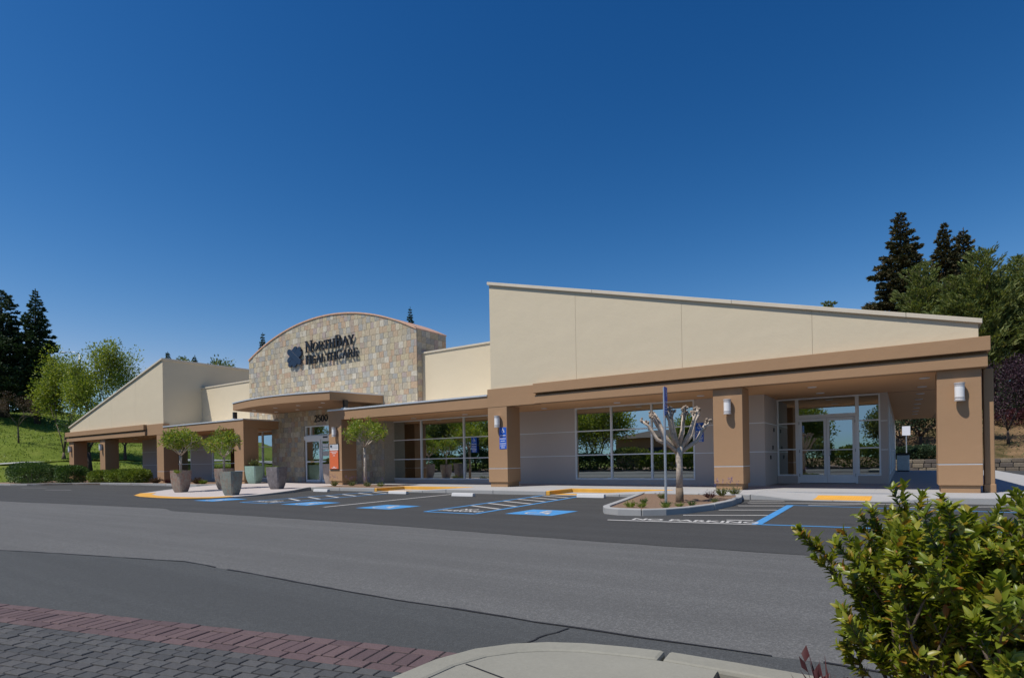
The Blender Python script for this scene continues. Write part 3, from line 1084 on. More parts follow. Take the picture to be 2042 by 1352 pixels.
for (x0, x1, y0, y1) in ((-7.35, -6.15, 10.55, 11.75), (-12.0, -10.75, 10.35, 11.5), (-15.35, -14.1, 10.4, 11.6), (-20.2, -19.0, 10.35, 11.6)):
    o = paint('accessible_symbol', [[(x0, y0), (x1, y0), (x1, y1), (x0, y1)]], 'blue')
    s_ = x1 - x0
    m = MB()
    for i, p in enumerate(wheelchair()):
        m.sheet([(x0 + s_ * (0.1 + 0.8 * a), y0 + (y1 - y0) * (0.08 + 0.84 * b)) for a, b in p], PZ + 0.003 + 0.0006 * (i % 3))
    m.build('wheelchair_figure', 'white', o)
for q in ([(-9.45, 10.25), (-7.95, 10.25), (-8.6, 16.6), (-10.0, 16.6)], [(-17.6, 10.5), (-16.1, 10.5), (-16.5, 16.6), (-18.1, 16.6)]):
    for a, b in ((q[0], q[1]), (q[1], q[2]), (q[3], q[0])):
        pline(a, b, 0.11, 'blue', PZ + 0.0005 * (a[0] - b[0] > 0.5))
    for i in range(6):
        t0 = 0.20 + i * 0.135
        pline(bi(q, 0.06, min(1, t0 + 0.10)), bi(q, 0.94, t0), 0.11, 'white')
    me = text_mesh('no_parking_lettering', 'NO\nPARKING', 0.36, 0, 'CENTER', 0.82)
    c = bi(q, 0.5, 0.085)
    o = _link('no_parking_lettering', me, 'white', lot, (c[0], c[1] + 0.12, PZ + 0.002))
pline((-13.1, 10.2), (-13.6, 16.2), 0.11, 'white')
# aisle right of the island
pline((-4.75, 10.28), (-2.1, 10.60), 0.09, 'white')
pline((-2.12, 10.60), (-2.25, 15.1), 0.16, 'blue', PZ + 0.0008)
pline((-2.12, 10.62), (9.5, 11.9), 0.10, 'blue')
pline((-2.25, 15.1), (9.5, 13.9), 0.08, 'blue', PZ + 0.0004)
for i, (a, b) in enumerate([((-3.75, 11.75), (-2.25, 12.35)), ((-3.42, 13.2), (-2.3, 13.65)), ((-3.3, 14.5), (-2.35, 14.85)), ((-3.3, 15.5), (-0.6, 16.45)), ((-3.4, 16.2), (-2.6, 16.5)), ((-2.75, 11.15), (-2.3, 11.25))]):
    pline(a, b, 0.09, 'white')
for a, b in (((-0.2, 15.15), (1.9, 16.3)), ((1.5, 14.95), (3.6, 16.1)), ((3.3, 14.75), (5.6, 16.0)), ((-1.9, 15.3), (-0.1, 16.35))):
    pline(a, b, 0.09, 'white')
me = text_mesh('no_parking_lettering', 'NO PARKING', 0.38, 0, 'CENTER', 0.98)
o = _link('no_parking_lettering', me, 'white', lot, (-3.25, 10.73, PZ + 0.002))
o.rotation_euler = (0, 0, math.atan2(0.32, 2.65))
for a, b in (((-47, 13.2), (-44, 13.6)), ((-40, 12.3), (-37.5, 12.7))):
    pline(a, b, 0.07, 'white')

# ------------------------------------------------------------------ the building
XC = -27.25
XE = -27.55
Y0, YW, YD = 18.91, 21.9, 24.3
bld = empty('medical_building', (XC, Y0, 0), 'single storey beige and brown stucco medical building with arched stone tower', 'building')


def mir(left):
    return (lambda x: 2 * XC - x) if left else (lambda x: x)


def bx(mx, x0, x1, y0, y1, z0, z1, name, mat, parent=None, bevel=0.0, seg=2):
    a, b = sorted((mx(x0), mx(x1)))
    return MB().box(a, b, y0, y1, z0, z1).build(name, mat, parent or bld, bevel=bevel, seg=seg)


def window(mx, y, x0, x1, z0, z1, vert, horz, glass='glass', fw=0.055, dep=0.12):
    a, b = sorted((mx(x0), mx(x1)))
    m = MB()
    m.box(a, a + fw, y - dep / 2, y + dep / 2, z0, z1).box(b - fw, b, y - dep / 2, y + dep / 2, z0, z1)
    m.box(a + fw, b - fw, y - dep / 2, y + dep / 2, z0, z0 + fw).box(a + fw, b - fw, y - dep / 2, y + dep / 2, z1 - fw, z1)
    w = m.build('window', 'alu', bld)
    vs_ = sorted(mx(v) for v in vert)
    for v in vs_:
        MB().box(v - fw * 0.6, v + fw * 0.6, y - dep / 2 - 0.004, y + dep / 2, z0 + fw, z1 - fw).build('mullion', 'alu', w)
    edges = [a + fw] + vs_ + [b - fw]
    hz = [z0 + fw] + list(horz) + [z1 - fw]
    for i in range(len(edges) - 1):
        for k in range(len(hz) - 1):
            xa = edges[i] + (fw * 0.6 if i else 0)
            xb = edges[i + 1] - (fw * 0.6 if i < len(edges) - 2 else 0)
            za = hz[k] + (0.022 if k else 0)
            zb_ = hz[k + 1] - (0.022 if k < len(hz) - 2 else 0)
            if k < len(hz) - 2:
                MB().box(xa, xb, y - dep / 2 + 0.006, y + dep / 2, hz[k + 1] - 0.022, hz[k + 1] + 0.022).build('glazing_bar', 'alu', w)
            MB().add([(xa, y, za), (xb, y, za), (xb, y, zb_), (xa, y, zb_)], [(0, 1, 2, 3)]).build('glass_pane', glass, w)
    return w


def pillar(x0, x1, mx, ztop=3.2):
    a, b = sorted((mx(x0), mx(x1)))
    p = MB().box(a, b, Y0, Y0 + 0.93, 0.75, ztop).build('pillar', 'brown', bld, bevel=0.012)
    MB().box(a, b, Y0, Y0 + 0.93, 0.19, 0.725).build('pillar_foot', 'brown', p, bevel=0.012)
    MB().box(a + 0.05, b - 0.05, Y0 + 0.05, Y0 + 0.88, -0.05, 0.19).build('plinth', 'brown', p, bevel=0.01)
    MB().box(a + 0.004, b - 0.004, Y0 + 0.004, Y0 + 0.926, 0.725, 0.75).build('reveal_strip', 'cap', p)
    return p


def joint_strips(wall, x0, x1, y, zs=(2.22, 1.2)):
    for z in zs:
        MB().box(x0 + 0.01, x1 - 0.01, y - 0.012, y - 0.002, z - 0.016, z + 0.016).build('joint_strip', 'alu', wall)


def grey_wall(x0, x1, mx, y=YW, z1=3.24, th=0.2):
    a, b = sorted((mx(x0), mx(x1)))
    w = MB().box(a, b, y, y + th, -0.05, z1).build('wall', 'grey', bld)
    joint_strips(w, a, b, y)
    MB().box(a + 0.002, b - 0.002, y - 0.018, y - 0.001, -0.05, 0.16).build('wall_base', 'grey', w)
    return w


for left in (False, True):
    mx = mir(left)
    sg = -1 if left else 1
    me_ = (lambda x: 2 * XE - x) if left else mx
    # pitched stucco wing: core, panels with open joints, coping
    def top(x):
        return 8.18 + (x + 13.8) * (4.38 - 8.18) / (1.62 + 13.8)
    core = [(-13.82 + 0.03, 3.4), (1.60, 3.4), (1.60, top(1.6) - 0.02), (-13.79, 8.16)]
    MB().extrude([(mx(x), z) for x, z in core], 'y', 19.0, 27.0).build('wing', 'beige', bld)
    edges = [-13.8, -9.91, -6.0, -2.17, 1.62]
    for a, b in zip(edges[:-1], edges[1:]):
        a2, b2 = a + (0.003 if a > -13 else 0), b - (0.003 if b < 1 else 0)
        z0a = 3.92
        MB().extrude([(mx(a2), z0a), (mx(b2), z0a), (mx(b2), top(b2)), (mx(a2), top(a2))], 'y', 18.982, 18.9985).build('wall_panel', 'beige', bld, bevel=0.003, seg=1)
    cp = [(-13.86, top(-13.86) - 0.06), (1.70, top(1.70) - 0.06), (1.70, top(1.70) + 0.07), (-13.86, top(-13.86) + 0.07)]
    mid_ = [-13.86, -9.2, -4.4, 0.1, 1.70]
    for a, b in zip(mid_[:-1], mid_[1:]):
        MB().extrude([(mx(a + 0.004), top(a) - 0.05), (mx(b - 0.004), top(b) - 0.05), (mx(b - 0.004), top(b) + 0.07), (mx(a + 0.004), top(a) + 0.07)], 'y', 18.90, 27.06).build('coping', 'coping', bld, bevel=0.008, seg=1)
    # fascia in two bands with a deep shadow gap
    bx(mx, -13.92, -11.63, 18.90, 19.3, 3.2, 3.925, 'fascia', 'brown')
    f = bx(mx, -11.63, 1.74, 18.93, 19.3, 3.215, 3.92, 'fascia', 'brown')
    bx(mx, -11.63, 1.83, 18.70, 18.929, 3.585, 3.945, 'upper_band', 'brown', f, 0.01)
    bx(mx, -11.63, 1.78, 18.78, 18.929, 3.195, 3.50, 'lower_band', 'brown', f, 0.01)
    bx(mx, 1.43, 1.83, 18.931, 44.0, 3.585, 3.945, 'upper_band', 'brown', f)
    bx(mx, 1.43, 1.78, 18.931, 44.0, 3.195, 3.584, 'lower_band', 'brown', f)
    # porch and corridor soffits
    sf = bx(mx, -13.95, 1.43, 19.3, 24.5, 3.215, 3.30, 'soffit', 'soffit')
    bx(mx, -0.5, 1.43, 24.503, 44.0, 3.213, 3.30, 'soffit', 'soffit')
    bx(mx, -0.5, 1.43, 24.498, 24.506, 3.208, 3.214, 'soffit_joint', 'dark', sf)
    lights = [(-2.39, 20.65), (-2.39, 22.8), (-5.9, 20.65), (-9.15, 20.85), (-12.48, 20.95)] + [(0.52, 20.5 + 2.6 * k) for k in range(8)]
    for (lx, ly) in lights:
        MB().extrude(disc(mx(lx), ly, 0.13, 18), 'z', 3.192, 3.213).build('downlight', 'lampwhite', sf)
    for (a, b) in ((-13.92, -12.99), (-5.02, -4.13), (0.74, 1.66)):
        pillar(a, b, mx)
    bx(mx, 1.72, 1.93, 19.25, 19.5, 0.0, 3.2, 'downspout', 'brown', None, 0.02)
    bx(mx, 1.70, 1.95, 19.23, 19.52, -0.02, 0.22, 'downspout_foot', 'brown', None, 0.02)
    # walls and glazing under the porch
    grey_wall(-14.4, -11.54, mx)
    grey_wall(-6.5, -4.05, mx)
    window(mx, YW + 0.04, -11.54, -6.5, 0.2, 3.215, (-9.89, -8.18), (1.22, 2.22))
    bx(mx, -11.54, -6.5, YW - 0.01, YW + 0.19, -0.05, 0.199, 'sill_wall', 'grey')
    # recessed double doors
    a, b = sorted((mx(-4.05), mx(-4.25)))
    w = MB().box(a, b, YW + 0.201, YD + 0.1, -0.05, 3.24).build('wall', 'grey', bld)
    for z in (2.22, 1.2):
        MB().box(min(mx(-4.05), mx(-4.038)), max(mx(-4.05), mx(-4.038)), YW + 0.01, YD - 0.01, z - 0.016, z + 0.016).build('joint_strip', 'alu', w)
    for (y_, z_) in ((23.6, 2.02), (23.35, 1.36), (22.9, 1.0)):
        bx(mx, -4.05, -4.02, y_ - 0.06, y_ + 0.06, z_ - 0.07, z_ + 0.07, 'switch_box', 'dark', w)
    window(mx, YD, -4.04, -3.34, 0.28, 3.2, (), (1.28, 2.26), 'doorglass')
    window(mx, YD, -1.38, -0.67, 0.28, 3.2, (), (1.28, 2.26), 'doorglass')
    window(mx, YD, -3.34, -1.38, 2.50, 3.2, (), (), 'doorglass')
    bx(mx, -4.04, -3.34, YD - 0.05, YD + 0.1, -0.05, 0.279, 'sill_wall', 'grey')
    bx(mx, -1.38, -0.67, YD - 0.05, YD + 0.1, -0.05, 0.279, 'sill_wall', 'grey')
    fr = MB()
    for (xa, xb, za, zb_) in ((-3.34, -3.28, 0, 2.499), (-1.44, -1.38, 0, 2.499), (-3.28, -1.44, 2.43, 2.499)):
        q0, q1 = sorted((mx(xa), mx(xb)))
        fr.box(q0, q1, YD - 0.07, YD + 0.07, za, zb_)
    fr = fr.build('door_frame', 'alu', bld)
    for k, (xa, xb) in enumerate(((-3.275, -2.365), (-2.355, -1.445))):
        q0, q1 = sorted((mx(xa), mx(xb)))
        dm = MB().box(q0, q0 + 0.09, YD - 0.03, YD + 0.03, 0.02, 2.42).box(q1 - 0.09, q1, YD - 0.03, YD + 0.03, 0.02, 2.42)
        dm.box(q0 + 0.09, q1 - 0.09, YD - 0.03, YD + 0.03, 0.02, 0.32).box(q0 + 0.09, q1 - 0.09, YD - 0.03, YD + 0.03, 2.31, 2.42)
        d = dm.build('door', 'alu', bld)
        MB().add([(q0 + 0.09, YD, 0.32), (q1 - 0.09, YD, 0.32), (q1 - 0.09, YD, 2.31), (q0 + 0.09, YD, 2.31)], [(0, 1, 2, 3)]).build('glass_pane', 'doorglass', d)
        MB().box(q0 + 0.09, q1 - 0.09, YD - 0.045, YD - 0.008, 1.22, 1.255).build('push_bar', 'alu', d)
        hx = mx(-2.42 if k == 0 else -2.30)
        MB().tube([(hx, YD - 0.03, 1.02), (hx - sg * (0.06 if k == 0 else -0.06), YD - 0.10, 1.08), (hx - sg * (0.07 if k == 0 else -0.07), YD - 0.10, 1.22), (hx, YD - 0.03, 1.30)], 0.014, 8).build('handle', 'alu', d, smooth=True)
        hxx = mx(-3.28 if k == 0 else -1.44)
        for z in (0.25, 1.15, 2.2):
            MB().tube([(hxx, YD - 0.045, z), (hxx, YD - 0.045, z + 0.11)], 0.014, 8).build('hinge', 'dark', d)
    w = MB().box(*sorted((mx(-0.67), mx(-0.45))), YD - 0.02, YD + 0.2, -0.05, 3.24).build('wall', 'grey', bld)
    joint_strips(w, min(mx(-0.67), mx(-0.45)), max(mx(-0.67), mx(-0.45)), YD - 0.02)
    # corridor side wall with tall windows
    yy = YD + 0.2
    while yy < 43.5:
        q0, q1 = sorted((mx(-0.45), mx(-0.65)))
        w = MB().box(q0, q1, yy, yy + 1.4, -0.05, 3.24).build('wall', 'grey', bld)
        y1_ = min(yy + 1.4 + 3.0, 43.9)
        if y1_ > yy + 1.5:
            m = MB().box(q0, q1, yy + 1.4, y1_, -0.05, 0.25).box(q0, q1, yy + 1.4, y1_, 2.9, 3.24)
            m.build('sill_wall', 'grey', bld)
            fx = mx(-0.5)
            m = MB()
            for y_ in (yy + 1.4, yy + 2.9, y1_ - 0.06):
                m.box(fx - 0.05, fx + 0.05, y_, y_ + 0.06, 0.25, 2.9)
            for z_ in (0.25, 1.2, 2.22, 2.85):
                m.box(fx - 0.045, fx + 0.045, yy + 1.4, y1_, z_, z_ + 0.05)
            w2 = m.build('window', 'alu', bld)
            MB().add([(fx, yy + 1.45, 0.3), (fx, y1_ - 0.05, 0.3), (fx, y1_ - 0.05, 2.86), (fx, yy + 1.45, 2.86)], [(0, 1, 2, 3)]).build('glass_pane', 'glass', w2)
        yy += 4.4
    # flat-roofed porch between wing and entrance
    bb = bx(lambda x: me_(x) if x < -20 else mx(x), -23.81, -13.93, 18.912, 19.32, 3.2, 3.66, 'porch_beam', 'brown')
    bx(lambda x: me_(x) if x < -20 else mx(x), -23.85, -13.93, 18.87, 19.36, 3.66, 3.725, 'metal_cap', 'cap', bb)
    b2 = bx(me_, -23.81, -22.87, 19.322, 21.3, 3.2, 3.66, 'return_beam', 'brown')
    bx(me_, -23.85, -22.83, 19.362, 21.3, 3.66, 3.725, 'metal_cap', 'cap', b2)
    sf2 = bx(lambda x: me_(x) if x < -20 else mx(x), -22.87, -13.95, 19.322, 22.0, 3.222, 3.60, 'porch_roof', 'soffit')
    bx(lambda x: me_(x) if x < -20 else mx(x), -22.83, -13.95, 19.36, 21.54, 3.602, 3.63, 'roof_membrane', 'white_roof', sf2)
    for (lx, ly) in ((-16.77, 21.0), (-20.0, 21.0)):
        MB().extrude(disc(mx(lx), ly, 0.13, 18), 'z', 3.198, 3.22).build('downlight', 'lampwhite', sf2)
    pillar(-23.81, -22.85, me_)
    window(mx, YW + 0.04, -22.9, -14.4, 0.18, 3.215, (-20.37, -17.59), (1.21, 2.21))
    bx(mx, -22.9, -14.4, YW - 0.01, YW + 0.19, -0.05, 0.179, 'sill_wall', 'grey')
    # beige upper wall behind the porch roof
    bx(mx, -19.95, -13.8, 21.55, 26.0, 3.55, 6.44, 'upper_wall', 'beige')
    bx(mx, -19.92, -13.84, 21.50, 26.05, 6.44, 6.52, 'coping', 'coping')
    # canopy post
    MB().box(*sorted((me_(-22.80), me_(-22.62))), 18.98, 19.16, 3.70, 4.16).build('canopy_post', 'dark', bld)
    MB().box(*sorted((me_(-22.86), me_(-22.56))), 18.92, 19.22, 3.70, 3.78).build('post_flashing', 'cap', bld)

# rooms behind the glass
MB().box(-53.7, -0.66, 29.0, 29.2, -0.05, 3.3).build('room_wall', 'inside', bld)
MB().box(-53.7, -0.66, 22.15, 29.0, -0.2, -0.01).build('room_floor', 'insidefloor', bld)
MB().box(-53.7, -0.66, 22.12, 43.9, 3.31, 3.39).build('roof', 'roofing', bld)
MB().box(-53.7, -0.66, 43.7, 43.9, -0.05, 3.31).build('rear_wall', 'grey', bld)
for x_ in (-44, -31.5, -22.9, -14.2, -4.3):
    MB().box(x_, x_ + 0.15, 22.3, 29.0, -0.05, 3.3).build('room_wall', 'inside', bld)
MB().box(-19.0, -16.6, 27.6, 28.3, 0, 1.05).build('reception_desk', 'brown', bld)
MB().box(-9.8, -8.6, 26.0, 26.6, 0, 0.75).build('room_desk', 'brown', bld)

# arched stone tower
TX0, TX1, TY = -34.29, -19.88, 21.2
ACX = (TX0 + TX1) / 2
HC = (TX1 - TX0) / 2
SPR, RISE = 7.62, 1.70
AR = (HC * HC + RISE * RISE) / (2 * RISE)


def arch(x):
    return SPR + RISE - AR + math.sqrt(max(0, AR * AR - (x - ACX) ** 2))


AX = [TX0 + (TX1 - TX0) * i / 40 for i in range(41)]
DX0, DX1, DZ = -28.87, -24.95, 3.25      # entrance opening
core = [(TX0, 3.3)] + [(x, arch(x)) for x in AX] + [(TX1, 3.3)]
tower = MB().extrude(core, 'y', TY + 0.02, 23.4).build('stone_tower', 'mortar', bld)
MB().box(-32.0, DX0, TY + 0.02, 22.0, -0.05, 3.299).build('stone_wall', 'mortar', tower)
MB().box(DX1, -22.3, TY + 0.02, 22.0, -0.05, 3.299).build('stone_wall', 'mortar', tower)
m = MB()
cap_t = [(x, arch(x)) for x in AX]
m.v = [(x, TY - 0.07, z + 0.002) for x, z in cap_t] + [(x, TY - 0.07, z + 0.075) for x, z in cap_t] + [(x, 23.46, z + 0.075) for x, z in cap_t] + [(x, 23.46, z + 0.002) for x, z in cap_t]
n = len(cap_t)
for i in range(n - 1):
    for k in range(4):
        m.f.append((k * n + i, k * n + i + 1, ((k + 1) % 4) * n + i + 1, ((k + 1) % 4) * n + i))
m.f += [(0, n, 2 * n, 3 * n), (n - 1, 2 * n - 1, 3 * n - 1, 4 * n - 1)]
m.build('copper_roof', 'copper', tower)

TS = 0.305
tiles = []                                # (centre, polygon corners in the plane, plane)
rt = random.Random(3)
z = 0.0
while z < SPR + RISE:
    hgt = rt.choice((0.26, 0.305, 0.305, 0.34))
    za, zb_ = z, z + hgt
    z = zb_
    xa = TX0
    first = True
    while xa < TX1 - 0.01:
        wd = rt.choice((0.15, 0.23, 0.305)) if first else rt.choice((0.23, 0.27, 0.305, 0.305, 0.34))
        first = False
        xb = xa + wd
        if xb > TX1 - 0.12:
            xb = TX1
        a_, b_ = xa, xb
        xa = xb
        if zb_ < 3.5:                     # below the porch roof the stone is narrower and has the door opening
            a_, b_ = max(a_, -32.0), min(b_, -22.3)
        if za < DZ - 0.05:
            if a_ >= DX0 - 0.05 and b_ <= DX1 + 0.05:
                continue
            if a_ < DX0 < b_:
                b_ = DX0
            elif a_ < DX1 < b_:
                a_ = DX1
        if b_ - a_ < 0.04:
            continue
        ta, tb = min(zb_, arch(a_)), min(zb_, arch(b_))
        if ta - za < 0.03 and tb - za < 0.03:
            continue
        tiles.append(('f', a_, b_, za, max(ta, za + 0.02), max(tb, za + 0.02)))
for i in range(7):
    ya, yb = TY + 0.02 + i * 0.31, TY + 0.02 + (i + 1) * 0.31
    z = 3.66
    while z < SPR - 0.03:
        tiles.append(('s', ya, yb, z, min(z + TS, SPR), min(z + TS, SPR)))
        z += TS
for i in range(3):                        # return face beside the doors
    ya, yb = TY + 0.02 + i * 0.25, TY + 0.02 + (i + 1) * 0.25


def tile_mesh(a, b, z0, t0, t1, lift):
    g = 0.0035
    c = 0.005
    d = 0.02 + lift
    w, h0, h1 = (b - a) / 2 - g, t0 - z0 - 2 * g, t1 - z0 - 2 * g
    h0, h1 = max(h0, 0.01), max(h1, 0.01)
    v = [(-w, 0.02, 0), (w, 0.02, 0), (w, 0.02, h1), (-w, 0.02, h0), (-w, -d + c, 0), (w, -d + c, 0), (w, -d + c, h1), (-w, -d + c, h0), (-w + c, -d, c), (w - c, -d, c), (w - c, -d, h1 - c), (-w + c, -d, h0 - c)]
    f = [(8, 9, 10, 11)] + [(4 + i, 4 + (i + 1) % 4, 8 + (i + 1) % 4, 8 + i) for i in range(4)] + [(i, (i + 1) % 4, 4 + (i + 1) % 4, 4 + i) for i in range(4)]
    return v, f


full_cache = {}
def near(t):
    return math.hypot((t[1] + t[2]) / 2, TY) if t[0] == 'f' else math.hypot(TX1, t[1]) - 0.0
def hidden(t):                            # what pillars, canopy and porch roof cover
    return t[0] == 'f' and t[3] < 3.4 and t[1] > -26.7
tiles.sort(key=lambda t: (hidden(t), near(t)))
field = MB()
for i, t in enumerate(tiles):
    kind_, a, b, z0, t0, t1 = t
    lift = random.choice((0.0, 0.003, 0.006, 0.010))
    whole = abs(t0 - t1) < 1e-6
    v, f = tile_mesh(a, b, z0, t0, t1, lift)
    if i < 300:
        key = (round(b - a, 4), round(t0 - z0, 4), lift) if whole else i
        if key not in full_cache:
            me = bpy.data.meshes.new('stone_tile')
            me.from_pydata(v, [], f)
            fix_normals(me)
            me.materials.append(M['tile'])
            full_cache[key] = me
        if kind_ == 'f':
            o = _link('stone_tile', full_cache[key], None, tower, ((a + b) / 2, TY, z0 + 0.005))
        else:
            o = _link('stone_tile', full_cache[key], None, tower, (TX1 + 0.0, (a + b) / 2, z0 + 0.005))
            o.rotation_euler = (0, 0, R(90))
    else:
        c = (a + b) / 2
        if kind_ == 'f':
            field.add([(c + x, TY + y, z0 + 0.005 + z) for x, y, z in v], f)
        else:
            field.add([(TX1 - y, c + x, z0 + 0.005 + z) for x, y, z in v], f)
field.build('stone_tile_field', 'tiles', tower, kind='stuff')

# sliding entrance doors
ent = MB().box(DX0, DX1, TY - 0.03, TY + 0.22, 2.44, 2.67).build('door_header', 'alu', bld, bevel=0.01)
MB().box(-27.15, -26.75, TY - 0.045, TY - 0.031, 2.52, 2.60).build('motion_sensor', 'dark', ent)
window(mir(False), TY + 0.12, DX0, DX1, 2.671, DZ - 0.003, (-28.4,), ())
xe = [DX0 + 0.05, -27.5, -26.2, DX1 - 0.05]
for k in range(3):
    q0, q1 = xe[k] + 0.003, xe[k + 1] - 0.003
    yq = TY + (0.06 if k != 1 else 0.12)
    dm = MB().box(q0, q0 + 0.08, yq - 0.03, yq + 0.03, 0.02, 2.438).box(q1 - 0.08, q1, yq - 0.03, yq + 0.03, 0.02, 2.438)
    for za, zb_ in ((0.02, 0.16), (1.15, 1.23), (2.34, 2.438)):
        dm.box(q0 + 0.08, q1 - 0.08, yq - 0.03, yq + 0.03, za, zb_)
    d = dm.build('sliding_door', 'alu', bld)
    for za, zb_ in ((0.16, 1.15), (1.23, 2.34)):
        MB().add([(q0 + 0.08, yq, za), (q1 - 0.08, yq, za), (q1 - 0.08, yq, zb_), (q0 + 0.08, yq, zb_)], [(0, 1, 2, 3)]).build('glass_pane', 'glass', d)
    MB().box(q0 + 0.45, q0 + 0.75, yq - 0.036, yq - 0.031, 1.165, 1.215).build('door_sticker', 'yellow', d)
    if k == 1:
        for (za, zb_) in ((2.02, 2.18), (1.86, 1.98), (1.50, 1.78)):
            MB().box(q0 + 0.12, q0 + 0.62, yq - 0.012, yq - 0.008, za, zb_).build('door_notice', 'signwhite' if za > 1.6 else 'lampring', d)

# bowed entrance canopy
CF = [(-31.27 + 8.32 * i / 16, 18.30 - 0.62 * math.sin(math.pi * i / 16) + 0.02 * i / 16) for i in range(17)]
plan = CF + [(-22.30, TY - 0.03), (-31.92, TY - 0.03)]
can = MB().extrude(plan, 'z', 4.13, 4.52).build('canopy', 'brown', bld)
plan2 = [(x + (x - XC) * 0.008, y - 0.03) for x, y in CF] + [(-22.26, TY - 0.032), (-31.96, TY - 0.032)]
MB().extrude(plan2, 'z', 4.521, 4.575).build('metal_cap', 'cap', can)
for lx in (-30.2, -28.2, -26.2, -24.2):
    for ly in (18.9, 20.3):
        MB().extrude(disc(lx, ly, 0.11, 16), 'z', 4.112, 4.128).build('downlight', 'lampwhite', can)

# ------------------------------------------------------------------ wall sconces on the pillars
def sconce():
    r = empty('wall_sconce')
    MB().tube([(0, 0, -0.20), (0, 0, 0.20)], 0.105, 20).build('lamp_cover', 'lampwhite', r, smooth=False, bevel=0.008)
    for z in (-0.235, -0.165, 0.15, 0.20):
        MB().tube([(0, 0, z), (0, 0, z + 0.035)], 0.118 if abs(z) > 0.18 else 0.112, 20).build('ring', 'lampring', r)
    MB().box(-0.05, 0.05, 0.06, 0.125, -0.15, 0.15).build('back_plate', 'lampring', r)
    return r


proto = sconce()
SC = [(1.205, 'frosted cylinder sconce on the rightmost pillar at the building corner'),
      (-4.55, 'frosted cylinder sconce on the pillar just left of the glass double doors'),
      (-13.38, 'frosted cylinder sconce above the blue parking sign on the middle pillar'),
      (-23.25, 'frosted cylinder sconce above the orange sign at the entrance'),
      (-31.78, 'frosted cylinder sconce on the pillar left of the main entrance'),
      (2 * XC + 4.58, 'frosted cylinder sconce on the second pillar from the left end'),
      (2 * XC - 1.2, 'frosted cylinder sconce on the leftmost pillar behind the hedge')]
for i, (x, lab) in enumerate(SC):
    o = proto if i == 0 else copy_tree(proto)
    o.location = (x, Y0 - 0.125, 2.6)
    tag(o, lab, 'wall lamp', 'sconces on the pillars')

# ------------------------------------------------------------------ lettering and signs
def ring_poly(cx, cy, rx, ry, w, a0=0, a1=360, n=18):
    return arc_bars(cx, cy, rx, ry, R(a0), R(a1), w * 0.75, w * 1.15, n)


